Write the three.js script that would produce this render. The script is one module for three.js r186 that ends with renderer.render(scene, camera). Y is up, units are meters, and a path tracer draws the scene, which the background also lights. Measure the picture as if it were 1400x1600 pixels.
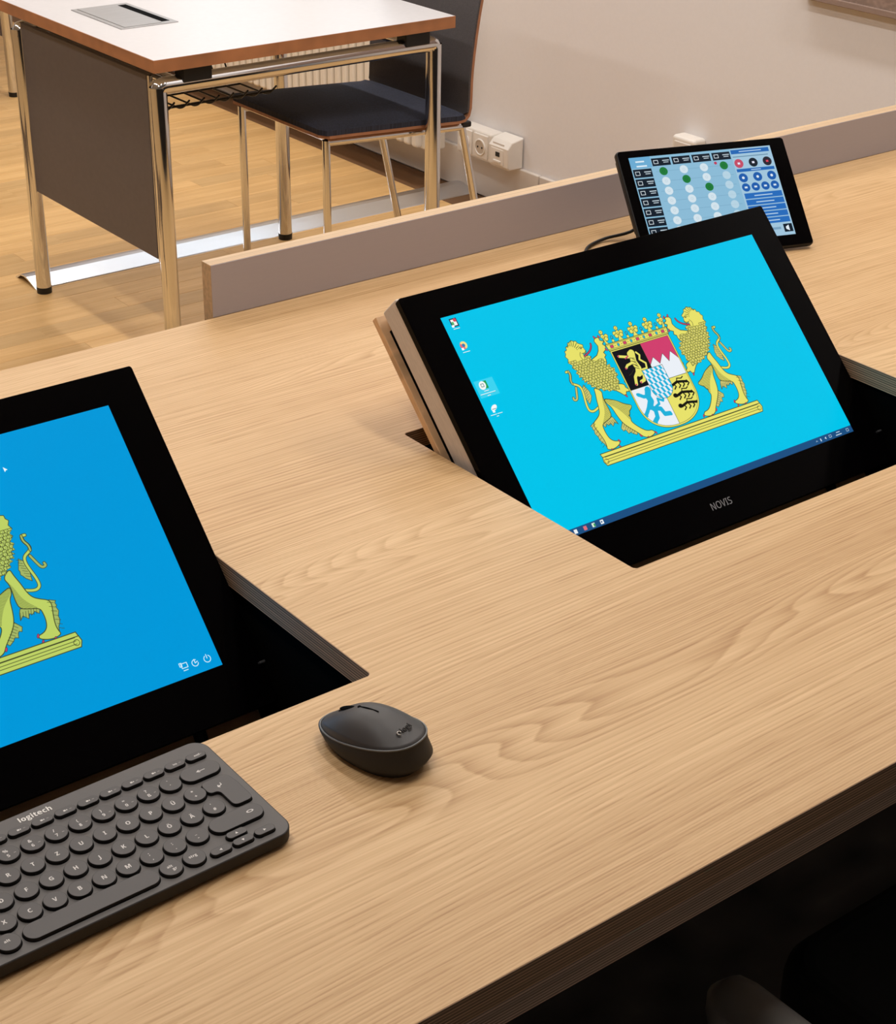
import * as THREE from 'three';
import { RoundedBoxGeometry } from 'three/addons/geometries/RoundedBoxGeometry.js';
import { mergeGeometries, mergeVertices, toCreasedNormals } from 'three/addons/utils/BufferGeometryUtils.js';
import { TextGeometry } from 'three/addons/geometries/TextGeometry.js';
import { FontLoader } from 'three/addons/loaders/FontLoader.js';
import { RectAreaLightUniformsLib } from 'three/addons/lights/RectAreaLightUniformsLib.js';

// ───────────── camera, sky, lights, exposure ─────────────
const scene = new THREE.Scene();
const camera = new THREE.PerspectiveCamera(33.1, 1400 / 1600, 0.05, 60);
camera.rotation.order = 'YXZ';
camera.rotation.set(-0.4869, -0.6666, 0.0182);
camera.position.set(0, 1.56, 0);
scene.add(camera);
const renderer = new THREE.WebGLRenderer({ antialias: true });
renderer.toneMapping = THREE.LinearToneMapping;
renderer.toneMappingExposure = 1.02;
renderer.shadowMap.enabled = true;
RectAreaLightUniformsLib.init();
scene.background = new THREE.Color().setRGB(0.86, 0.94, 1.0);      // overcast daylight seen through the window
scene.backgroundIntensity = 1.6;
const LAMP = { color: new THREE.Color().setRGB(1.0, 0.97, 0.935), intensity: 24, w: 0.12, l: 1.2, y: 2.83 };
const LAMP_X = [0.2, 1.42, 2.64], LAMP_POWER = [1.0, 1.1, 1.5], LAMP_Z = [-1.28, -3.35, -5.45];

// ───────────── helpers ─────────────
const D = 0.8;                                                     // height of the desk surface
const used = new Map();
function numbered(n) { const k = used.get(n) || 0; used.set(n, k + 1); return k ? `${n}_${String(k).padStart(3, '0')}` : n; }
function tag(o, label, category, group) { o.userData.label = label; o.userData.category = category; if (group) o.userData.group = group; return o; }
function thing(name, label, category, [x, y, z] = [0, 0, 0], group) {
  const o = new THREE.Group(); o.name = numbered(name); scene.add(o); o.position.set(x, y, z);
  return tag(o, label, category, group);
}
function put(name, geo, mat, parent, label) {
  const m = new THREE.Mesh(geo, mat); m.name = parent === scene ? numbered(name) : name; m.castShadow = m.receiveShadow = true;
  if (label) m.userData.label = label;
  parent.add(m); return m;
}
function struct(name, geo, mat) { const m = put(name, geo, mat, scene); m.userData.kind = 'structure'; return m; }
function merge(list) {
  return mergeGeometries(list.map((g) => {
    const h = g.index ? g.toNonIndexed() : g;
    for (const k of Object.keys(h.attributes)) if (!['position', 'normal', 'uv'].includes(k)) h.deleteAttribute(k);
    return h;
  }));
}
const box = (w, h, d, x = 0, y = 0, z = 0) => new THREE.BoxGeometry(w, h, d).translate(x, y, z);
const rbox = (w, h, d, r, x = 0, y = 0, z = 0, s = 2) => new RoundedBoxGeometry(w, h, d, s, r).translate(x, y, z);
const span = (x0, x1, y0, y1, z0, z1, r) => (r ? rbox(x1 - x0, y1 - y0, z1 - z0, r, (x0 + x1) / 2, (y0 + y1) / 2, (z0 + z1) / 2) : box(x1 - x0, y1 - y0, z1 - z0, (x0 + x1) / 2, (y0 + y1) / 2, (z0 + z1) / 2));
const V = (x, y, z) => new THREE.Vector3(x, y, z);
function tube(pts, r, bend = 0.03, rad = 14, seg) {
  const P = pts.map((p) => V(...p)), path = new THREE.CurvePath(); let a = P[0];
  for (let i = 1; i < P.length; i++) {
    if (i === P.length - 1) { path.add(new THREE.LineCurve3(a, P[i])); break; }
    const d0 = P[i].clone().sub(P[i - 1]), d1 = P[i + 1].clone().sub(P[i]), b = Math.min(bend, d0.length() * 0.48, d1.length() * 0.48);
    const p0 = P[i].clone().addScaledVector(d0.normalize(), -b), p1 = P[i].clone().addScaledVector(d1.normalize(), b);
    path.add(new THREE.LineCurve3(a, p0)); path.add(new THREE.QuadraticBezierCurve3(p0, P[i].clone(), p1)); a = p1;
  }
  return new THREE.TubeGeometry(path, seg || (P.length > 2 ? 90 : 2), r, rad, false);
}
function rod(a, b, r, rad = 16) { return tube([a, b], r, 0, rad, 1); }
function rrect(w, h, r, cx = 0, cy = 0) {
  const s = new THREE.Shape(), x0 = cx - w / 2, x1 = cx + w / 2, y0 = cy - h / 2, y1 = cy + h / 2;
  s.moveTo(x0 + r, y0); s.lineTo(x1 - r, y0); s.absarc(x1 - r, y0 + r, r, -Math.PI / 2, 0); s.lineTo(x1, y1 - r); s.absarc(x1 - r, y1 - r, r, 0, Math.PI / 2);
  s.lineTo(x0 + r, y1); s.absarc(x0 + r, y1 - r, r, Math.PI / 2, Math.PI); s.lineTo(x0, y0 + r); s.absarc(x0 + r, y0 + r, r, Math.PI, Math.PI * 1.5);
  return s;
}
function extrude(shape, depth, bevel = 0, segs = 2, curve = 8) {
  return new THREE.ExtrudeGeometry(shape, { depth: depth - 2 * bevel, bevelEnabled: bevel > 0, bevelSize: bevel, bevelThickness: bevel, bevelOffset: -bevel, bevelSegments: segs, curveSegments: curve }).translate(0, 0, bevel);
}
// noise
let seed = 7; const rnd = () => { seed = (Math.imul(seed, 1664525) + 1013904223) >>> 0; return seed / 4294967296; };
function hash(i, j) { let h = Math.imul(i, 374761393) + Math.imul(j, 668265263); h = Math.imul(h ^ (h >>> 13), 1274126177); return ((h ^ (h >>> 16)) >>> 0) / 4294967296; }
function n2(x, y) {
  const i = Math.floor(x), j = Math.floor(y), u = x - i, v = y - j, a = u * u * (3 - 2 * u), b = v * v * (3 - 2 * v);
  const p = hash(i, j), q = hash(i + 1, j), r = hash(i, j + 1), s = hash(i + 1, j + 1);
  return (p + (q - p) * a + (r - p) * b + (p - q - r + s) * a * b) * 2 - 1;
}
const clamp = (v) => Math.max(0, Math.min(1, v));
function dataTex(W, H, fn, srgb = true) {
  const d = new Uint8Array(W * H * 4), c = [0, 0, 0];
  for (let j = 0; j < H; j++) for (let i = 0; i < W; i++) { fn(i / W, j / H, c); const k = (j * W + i) * 4; d[k] = c[0]; d[k + 1] = c[1]; d[k + 2] = c[2]; d[k + 3] = 255; }
  const t = new THREE.DataTexture(d, W, H); t.magFilter = THREE.LinearFilter; t.minFilter = THREE.LinearMipmapLinearFilter; t.generateMipmaps = true; t.wrapS = t.wrapT = THREE.RepeatWrapping;
  if (srgb) t.colorSpace = THREE.SRGBColorSpace; t.needsUpdate = true; return t;
}
function canvasTex(W, H, draw) {
  const c = document.createElement('canvas'); c.width = W; c.height = H; draw(c.getContext('2d'), W, H);
  const t = new THREE.CanvasTexture(c); t.colorSpace = THREE.SRGBColorSpace; t.anisotropy = 8; return t;
}
const std = (o) => new THREE.MeshStandardMaterial(o), phy = (o) => new THREE.MeshPhysicalMaterial(o);
const hex = (c) => new THREE.Color(c);

// ───────────── procedural materials ─────────────
// oak veneer, x along the grain, z across it (metres)
function oak(x, z, c) {
  const wz = z + 0.006 * n2(x * 1.1 + 3, z * 5) + 0.0014 * n2(x * 4 + 7, z * 18);
  let f = 225 * wz + 24 * n2(x * 0.7 + 11.3, wz * 3.2 + 4.2) + 5 * n2(x * 1.7 + 2, wz * 9) + 0.5 * n2(x * 7, wz * 70);
  for (const [a, b, p, q, h] of LOOPS) f += 0.95 * h * Math.exp(-(((x - a) / p) ** 2) - ((z - b) / q) ** 2);
  const fr = f - Math.floor(f), mod = 0.5 + 0.5 * n2(x * 1.6 + 30, wz * 16);
  const line = Math.pow(fr, 2.4) * (fr > 0.9 ? (1 - fr) / 0.1 : 1) * (0.35 + 0.65 * mod);
  const fib = 0.5 * n2(x * 5 + 2, wz * 520) + 0.5 * n2(x * 11, wz * 950 + 3);
  const pore = clamp((n2(x * 20 + 5, wz * 1000) - 0.3) * 2.6) * (0.35 + 0.65 * fr);
  let t = 0.25 + 0.50 * line + 0.20 * fib + 0.10 * n2(x * 0.8 + 50, wz * 15) + 0.26 * pore + 0.05 * n2(x * 5, z * 8);
  t = clamp(t);
  c[0] = 227 - 64 * t; c[1] = 192 - 73 * t; c[2] = 145 - 75 * t;
}
const LOOPS = [[0.50, -0.80, 0.22, 0.036, 12.5], [0.66, -0.84, 0.2, 0.03, 10], [0.84, -1.12, 0.34, 0.034, 12], [1.22, -0.83, 0.42, 0.036, 12.5], [2.0, -1.6, 0.3, 0.032, 11], [0.5, -1.45, 0.38, 0.034, 12], [1.72, -1.2, 0.34, 0.034, 12], [1.2, -1.5, 0.38, 0.03, 10.5]];
const OX0 = 0.12, OX1 = 2.25;
const oakMap = dataTex(2048, 2048, (u, v, c) => oak(OX0 + u * (OX1 - OX0), -(0.61 + v * 1.08), c));
oakMap.repeat.set(1 / (OX1 - OX0), 1 / 1.08); oakMap.offset.set(-OX0 / (OX1 - OX0), -0.61 / 1.08);   // uv arrives as (x, -z) in metres

function plyTex(layers, sd, col = [238, 194, 154]) {
  const tone = []; for (let i = 0; i < layers; i++) tone.push(i % 2 ? 0.55 + 0.12 * hash(i, sd) : 0.82 + 0.18 * hash(i + 50, sd));
  return dataTex(256, 128, (u, v, c) => {
    const k = v * layers, i = Math.min(layers - 1, Math.floor(k)), e = k - i, glue = e < 0.12 || e > 0.9 ? 0.62 : 1;
    const t = tone[i] * glue * (1 + 0.09 * n2(u * 60, v * 90 + sd)); c[0] = col[0] * t; c[1] = col[1] * t; c[2] = col[2] * t;
  });
}
const ply22 = plyTex(17, 3), ply20 = plyTex(16, 9, [243, 210, 184]);
ply22.repeat.set(1, 1 / 0.022); ply22.offset.set(0, -0.4545);
const M = {};
M.oak = std({ map: oakMap, roughness: 0.5 });
M.ply = std({ map: ply22, roughness: 0.7 });
M.plyStrip = std({ map: ply20, roughness: 0.7, color: hex('#ffffff') });
M.plyPale = std({ map: dataTex(256, 64, (u, v, c) => { const t = 0.93 + 0.07 * n2(u * 8, v * 60) + (Math.abs(v - 0.5) < 0.05 || Math.abs(v - 0.25) < 0.03 ? -0.09 : 0); c[0] = 222 * t; c[1] = 190 * t; c[2] = 152 * t; }), roughness: 0.6 });
const laminate = dataTex(256, 256, (u, v, c) => { const t = 1 + 0.004 * n2(u * 128, v * 128); c[0] = 184 * t; c[1] = 178 * t; c[2] = 186 * t; });
M.greyPanel = std({ map: laminate, roughness: 0.55 });
M.taupe = std({ color: hex('#6b625f'), roughness: 0.6, map: dataTex(128, 128, (u, v, c) => { const t = 250 + 5 * n2(u * 64, v * 64); c[0] = c[1] = c[2] = t; }) });
const floorMap = (sd, tone) => dataTex(1024, 128, (u, v, c) => {
  const x = u * 1.1 + sd * 13, z = v * 0.07 + sd * 5, wz = z + 0.004 * n2(x * 3, z * 30);
  let t = 0.3 + 0.2 * n2(x * 2.2, wz * 60) + 0.16 * n2(x * 8, wz * 260) + 0.1 * n2(x * 30, wz * 900);
  const fleck = clamp((n2(x * 60, wz * 700) - 0.55) * 2); t = clamp(t + 0.2 * fleck);
  c[0] = (230 - 34 * t) * tone; c[1] = (188 - 40 * t) * tone; c[2] = (128 - 40 * t) * tone;
});
M.planks = [0, 1, 2, 3, 4].map((i) => std({ map: floorMap(i, [1, 0.955, 1.025, 0.925, 0.98][i]), roughness: 0.42 }));
const plaster = (r, g, b, sd) => std({ map: dataTex(256, 256, (u, v, c) => { const t = 1 + 0.003 * n2(u * 200 + sd, v * 200); c[0] = r * t; c[1] = g * t; c[2] = b * t; }), roughness: 0.9 });
M.wall = plaster(233, 229, 228, 1); M.ceiling = plaster(235, 233, 229, 2); M.wallDark = plaster(222, 218, 214, 3);
M.whitePlastic = std({ color: hex('#ece6de'), roughness: 0.42 });
M.socketDark = std({ color: hex('#c4b6a6'), roughness: 0.5 });
M.trim = std({ color: hex('#dcd3ca'), roughness: 0.5 });
M.radiator = std({ color: hex('#ebe3d6'), roughness: 0.4 });
M.chrome = std({ color: hex('#dcdde0'), metalness: 1, roughness: 0.08 });
const brush = dataTex(64, 256, (u, v, c) => { const t = 222 + 8 * n2(u * 4, v * 256); c[0] = c[1] = c[2] = t; });
M.alu = std({ color: hex('#dfe2e8'), metalness: 1, roughness: 0.3 });
M.aluPlate = std({ color: hex('#c9c7c7'), metalness: 0.85, roughness: 0.42, map: brush });
M.black = std({ color: hex('#0b0b0c'), roughness: 0.5 });
M.blackMatte = phy({ color: hex('#040404'), roughness: 0.95, specularIntensity: 0.15 });
M.wire = std({ color: hex('#15120f'), roughness: 0.4, metalness: 0.5 });
M.whiteTop = std({ map: dataTex(256, 256, (u, v, c) => { const t = 1 + 0.008 * n2(u * 90, v * 90); c[0] = 212 * t; c[1] = 209 * t; c[2] = 210 * t; }), roughness: 0.3 });
M.tableEdge = std({ map: dataTex(256, 64, (u, v, c) => { const t = 1 + 0.1 * n2(u * 10, v * 30) + 0.04 * n2(u * 50, v * 64); c[0] = 186 * t; c[1] = 126 * t; c[2] = 84 * t; }), roughness: 0.5 });
M.fabric = phy({ map: dataTex(256, 256, (u, v, c) => { const t = 1 + 0.25 * n2(u * 128, v * 128); c[0] = 46 * t; c[1] = 49 * t; c[2] = 64 * t; }), roughness: 0.95, sheen: 0.4, sheenRoughness: 0.6, sheenColor: hex('#8b8f9c') });
M.backFabric = std({ map: dataTex(256, 256, (u, v, c) => { const t = 1 + 0.06 * n2(u * 128, v * 128); c[0] = 84 * t; c[1] = 80 * t; c[2] = 82 * t; }), roughness: 0.85 });
M.beechPly = std({ map: dataTex(256, 64, (u, v, c) => { const t = 1 + 0.08 * n2(u * 12, v * 40); c[0] = 172 * t; c[1] = 120 * t; c[2] = 88 * t; }), roughness: 0.5 });
M.glassBlack = phy({ color: hex('#040304'), roughness: 0.12, specularIntensity: 0.12 });
M.housing = std({ color: hex('#e4d5c8'), roughness: 0.6, map: dataTex(128, 128, (u, v, c) => { const t = 245 + 10 * n2(u * 64, v * 64); c[0] = c[1] = c[2] = t; }) });
M.grain = dataTex(256, 256, (u, v, c) => { const t = 128 + 90 * n2(u * 256, v * 256); c[0] = c[1] = c[2] = t; }, false);
M.deck = std({ color: hex('#605c5a'), roughness: 0.62, bumpMap: M.grain, bumpScale: 0.00003 });
M.deckSide = std({ color: hex('#2a2624'), roughness: 0.7 });
M.mouseTop = std({ color: hex('#3d3938'), roughness: 0.5, bumpMap: M.grain, bumpScale: 0.00002 });
M.mouseSkirt = std({ color: hex('#1f1d1c'), roughness: 0.62 });
M.seamGlint = std({ color: hex('#6d6e6e'), roughness: 0.35 });  // lighter grey paints the highlight along the seam
M.gloss = std({ color: hex('#0c0c0d'), roughness: 0.2 });
M.logoGloss = std({ color: hex('#9a958f'), roughness: 0.2, metalness: 0.6 });
M.logoGrey = std({ color: hex('#8f8f92'), roughness: 0.5 });
M.logoWhite = std({ color: hex('#e8e4df'), roughness: 0.5 });
M.taupe_slab = std({ map: dataTex(256, 256, (u, v, c) => { const t = 1 + 0.12 * n2(u * 200, v * 200); c[0] = 150 * t; c[1] = 128 * t; c[2] = 116 * t; }), roughness: 0.95 });
M.chairBlack = std({ color: hex('#0a0a0a'), roughness: 0.85 });
M.armPad = std({ color: hex('#7a7672'), roughness: 0.38 });
M.windowGlass = phy({ color: hex('#ffffff'), transmission: 1, thickness: 0, roughness: 0, ior: 1.45 });
M.lampGlow = std({ color: hex('#f4efe6'), emissive: LAMP.color, emissiveIntensity: 3, roughness: 0.8 });
const font = new FontLoader();
const sans = await font.loadAsync('fonts/droid/droid_sans_regular.typeface.json');
const sansBold = await font.loadAsync('fonts/droid/droid_sans_bold.typeface.json');
function text(str, size, f = sans, depth = 0.0002, stretch = 1) {
  const g = new TextGeometry(str, { font: f, size, depth, curveSegments: 4, bevelEnabled: false }); g.computeBoundingBox();
  const b = g.boundingBox; g.translate(-(b.min.x + b.max.x) / 2, -(b.min.y + b.max.y) / 2, 0); return g.scale(stretch, 1, 1);
}
const flat = (g) => g.rotateX(-Math.PI / 2);                        // shape plane (x, y) → floor plane (x, -z), depth → up

// ───────────── the room ─────────────
const WX = 3.142, ROOM = { x0: -4.2, z0: -8.2, z1: 3.4, h: 2.9 };
struct('ceiling', span(ROOM.x0 - 0.2, WX + 0.3, ROOM.h, ROOM.h + 0.2, ROOM.z0 - 0.2, ROOM.z1 + 0.2), M.ceiling);
struct('wall_left', span(ROOM.x0 - 0.2, ROOM.x0, -0.2, ROOM.h, ROOM.z0 - 0.2, ROOM.z1 + 0.2), M.wall);
struct('wall_back', span(ROOM.x0, WX, -0.2, ROOM.h, ROOM.z0 - 0.2, ROOM.z0), M.wall);
struct('wall_front', span(ROOM.x0, WX, -0.2, ROOM.h, ROOM.z1, ROOM.z1 + 0.2), M.wallDark);
const WIN = { z0: -6.1, z1: -4.05, y0: 1.0, y1: 2.55 };
{
  const s = new THREE.Shape(); s.moveTo(-ROOM.z1 - 0.2, -0.2); s.lineTo(-ROOM.z0 + 0.2, -0.2); s.lineTo(-ROOM.z0 + 0.2, ROOM.h); s.lineTo(-ROOM.z1 - 0.2, ROOM.h); s.closePath();
  const h = new THREE.Path(); h.moveTo(-WIN.z1, WIN.y0); h.lineTo(-WIN.z1, WIN.y1); h.lineTo(-WIN.z0, WIN.y1); h.lineTo(-WIN.z0, WIN.y0); h.closePath(); s.holes.push(h);
  struct('wall_right', extrude(s, 0.26).rotateY(Math.PI / 2).translate(WX, 0, 0), M.wall);   // shape (−z, y) → wall plane
  const w = new THREE.Group(); w.name = 'window_1'; w.userData.kind = 'structure'; scene.add(w);
  const zc = (WIN.z0 + WIN.z1) / 2, x = WX + 0.16;
  for (const [a, b] of [[WIN.z0, WIN.z0 + 0.07], [zc - 0.045, zc + 0.045], [WIN.z1 - 0.07, WIN.z1]]) put('window_frame', span(x, x + 0.07, WIN.y0, WIN.y1, a, b, 0.006), M.whitePlastic, w);
  for (const [a, b] of [[WIN.y0, WIN.y0 + 0.07], [WIN.y1 - 0.07, WIN.y1]]) put('window_frame', span(x, x + 0.07, a, b, WIN.z0, WIN.z1, 0.006), M.whitePlastic, w);
  for (const [a, b] of [[WIN.z0 + 0.06, zc - 0.035], [zc + 0.035, WIN.z1 - 0.06]]) put('window_pane', span(x + 0.03, x + 0.034, WIN.y0 + 0.06, WIN.y1 - 0.06, a, b), M.windowGlass, w);
  put('window_sill', span(WX - 0.03, x, WIN.y0 - 0.03, WIN.y0, WIN.z0 - 0.05, WIN.z1 + 0.05, 0.006), M.whitePlastic, w);
}
{ // baseboard, two lengths with a joint, rounded top
  const b = new THREE.Group(); b.name = 'baseboard_right'; b.userData.kind = 'structure'; scene.add(b);
  for (const [z0, z1] of [[ROOM.z0, -3.592], [-3.589, ROOM.z1]]) put('baseboard_board', span(WX - 0.013, WX, 0, 0.122, z0, z1, 0.004), M.trim, b);
}
{ // floor: boards one by one where they show, long flush boards elsewhere
  const f = new THREE.Group(); f.name = 'floor'; f.userData.kind = 'structure'; scene.add(f);
  put('subfloor', span(ROOM.x0, WX, -0.2, -0.012, ROOM.z0, ROOM.z1), std({ color: hex('#4a3524'), roughness: 0.9 }), f);
  const X0 = 1.15, X1 = 3.006, Z0 = -7.5, Z1 = -2.75, W = 0.0745;
  const board = (len, sd) => {
    const w = W - 0.0007, s = new THREE.Shape(); s.moveTo(-w / 2, -0.012); s.lineTo(w / 2, -0.012); s.lineTo(w / 2, -0.0006); s.lineTo(w / 2 - 0.0006, 0); s.lineTo(-w / 2 + 0.0006, 0); s.lineTo(-w / 2, -0.0006); s.closePath();
    const g = extrude(s, len - 0.0007).rotateY(Math.PI / 2).translate(-(len - 0.0007) / 2, 0, 0), p = g.attributes.position, uv = g.attributes.uv;
    for (let i = 0; i < p.count; i++) uv.setXY(i, (p.getX(i) + len / 2) / 1.1 + hash(sd, 3), p.getZ(i) / W + 0.5);
    return g;
  };
  const LEN = [0.62, 0.74, 0.86, 0.98], kinds = LEN.map((l, i) => [0, 1, 2].map((k) => board(l, i * 5 + k)));
  const rest = [];
  let n = 0;
  for (let r = 0; Z1 - (r + 0.5) * W > Z0; r++) {
    const z = Z1 - (r + 0.5) * W; let x = X1;
    while (x > X0) {
      let i = Math.floor(rnd() * 4), l = LEN[i]; if (x === X1) l = 0.2 + rnd() * 0.6;
      const g = x === X1 ? board(l, r) : kinds[i][Math.floor(rnd() * 3)];
      const m = put('floor_plank', g, M.planks[Math.floor(rnd() * 5)], f); m.position.set(x - l / 2, 0, z); x -= l; n++;
    }
  }
  put('dark_strip', span(X1 + 0.0008, WX - 0.0135, -0.012, -0.0004, ROOM.z0, -1.66, 0.0008), std({ map: floorMap(9, 0.66), color: hex('#c2aca4'), roughness: 0.6 }), f, 'dark brown strip along the wall');  // floor strip in a darker brown, next to the wall
  const uvBox = (g) => { const p = g.attributes.position, u = g.attributes.uv; for (let i = 0; i < p.count; i++) u.setXY(i, p.getX(i) / 1.1, p.getZ(i) / W); return g; };
  const o = put('floor_boards', merge([uvBox(span(ROOM.x0, X1, -0.012, -0.0002, Z1 + 0.001, -1.66)), uvBox(span(ROOM.x0, X1, -0.012, -0.0002, ROOM.z0, Z0 - 0.03)), uvBox(span(ROOM.x0, 0.16, -0.012, -0.0002, Z0 - 0.03, Z1))]), M.planks[1], f);
  o.userData.kind = 'stuff';
  put('added_carpet', span(ROOM.x0, WX - 0.0135, -0.012, 0.001, -1.6595, ROOM.z1), std({ map: dataTex(256, 256, (u, v, c) => { const t = 1 + 0.3 * n2(u * 128, v * 128); c[0] = 92 * t; c[1] = 84 * t; c[2] = 79 * t; }), roughness: 1 }), f, 'dark floor layer added on the near side of the desk to cut bounce light');  // unseen floor covering, added to cut light bouncing onto the desk front
}
// ceiling lights
LAMP_X.forEach((x, i) => LAMP_Z.forEach((z, j) => {
  const t = thing('ceiling_light', `slim white ceiling light strip, ${['left', 'middle', 'right'][i]} of three rows, ${['nearest', 'middle', 'farthest'][j]} of its row`, 'lamp', [x, ROOM.h, z], 'slim ceiling light strips');
  put('lamp_housing', rbox(LAMP.w + 0.03, 0.05, LAMP.l + 0.03, 0.008, 0, -0.026, 0), M.whitePlastic, t);
  put('lamp_diffuser', rbox(LAMP.w, 0.012, LAMP.l, 0.004, 0, -0.056, 0), M.lampGlow, t);
  const l = new THREE.RectAreaLight(LAMP.color, LAMP.intensity * LAMP_POWER[i], LAMP.w, LAMP.l); l.position.set(0, LAMP.y - ROOM.h, 0); l.rotation.x = -Math.PI / 2; t.add(l);
}));

// ───────────── judge's desk ─────────────
const OP = [{ x0: 0.1355, x1: 0.668 }, { x0: 0.9565, x1: 1.489 }], OPZ0 = -1.2915, OPZ1 = -0.945, DX0 = -0.5, DX1 = 2.95, DZ0 = -1.683, DZ1 = -0.617;
{
  const t = thing('desk', 'long light oak desk with thick plywood edge and two monitor openings', 'desk', [1.2, 0, -1.15]);
  const L = (g) => g.translate(-1.2, 0, 1.15);
  const s = new THREE.Shape(); s.moveTo(DX0, -DZ1); s.lineTo(DX1, -DZ1); s.lineTo(DX1, -DZ0); s.lineTo(DX0, -DZ0); s.closePath();
  for (const o of OP) { const r = rrect(o.x1 - o.x0, OPZ1 - OPZ0, 0.004, (o.x0 + o.x1) / 2, -(OPZ0 + OPZ1) / 2); s.holes.push(new THREE.Path(r.getPoints(4))); }
  const top = extrude(s, 0.022, 0.0007, 1);
  put('worktop', L(flat(top).translate(0, D - 0.022, 0)), [M.oak, M.ply], t);
  const strip = span(DX0, DX1, D - 0.042, D - 0.0221, DZ1 - 0.06, DZ1 - 0.0004);
  put('front_edge', L(strip), M.plyStrip, t, 'dark layered plywood front edge');
  for (const o of OP) {
    const a = o.x0 - 0.004, b = o.x1 + 0.004, z0 = OPZ0 - 0.004, z1 = OPZ1 + 0.004, y0 = D - 0.26, y1 = D - 0.0225, w = 0.008;
    put('monitor_well', L(merge([span(a - w, b + w, y0 - w, y0, z0 - w, z1 + w), span(a - w, a, y0, y1, z0 - w, z1 + w), span(b, b + w, y0, y1, z0 - w, z1 + w), span(a, b, y0, y1, z0 - w, z0), span(a, b, y0, y1, z1, z1 + w)])), M.blackMatte, t, 'black well below the opening');
  }
  put('modesty_panel', L(span(DX0 + 0.03, DX1 - 0.03, 0.06, D - 0.022, -1.64, -1.62)), std({ color: hex('#100c0a'), roughness: 0.9 }), t);
  for (const x of [DX0 + 0.03, DX1 - 0.07]) put('side_panel', L(span(x, x + 0.04, 0, D - 0.0225, DZ0 + 0.04, DZ1 - 0.1)), std({ color: hex('#3a3330'), roughness: 0.8 }), t);
  // upstand along the far edge
  const p = put('privacy_screen', L(span(0.963, DX1, D - 0.1, D + 0.0655, DZ0 - 0.021, DZ0 - 0.0008, 0.0008)), M.plyPale, t, 'low upstand with pale plywood edges');
  put('grey_face', L(span(0.9635, DX1 - 0.0005, D + 0.0004, D + 0.065, DZ0 - 0.0012, DZ0)), M.greyPanel, p, 'grey laminate face');
}

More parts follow.
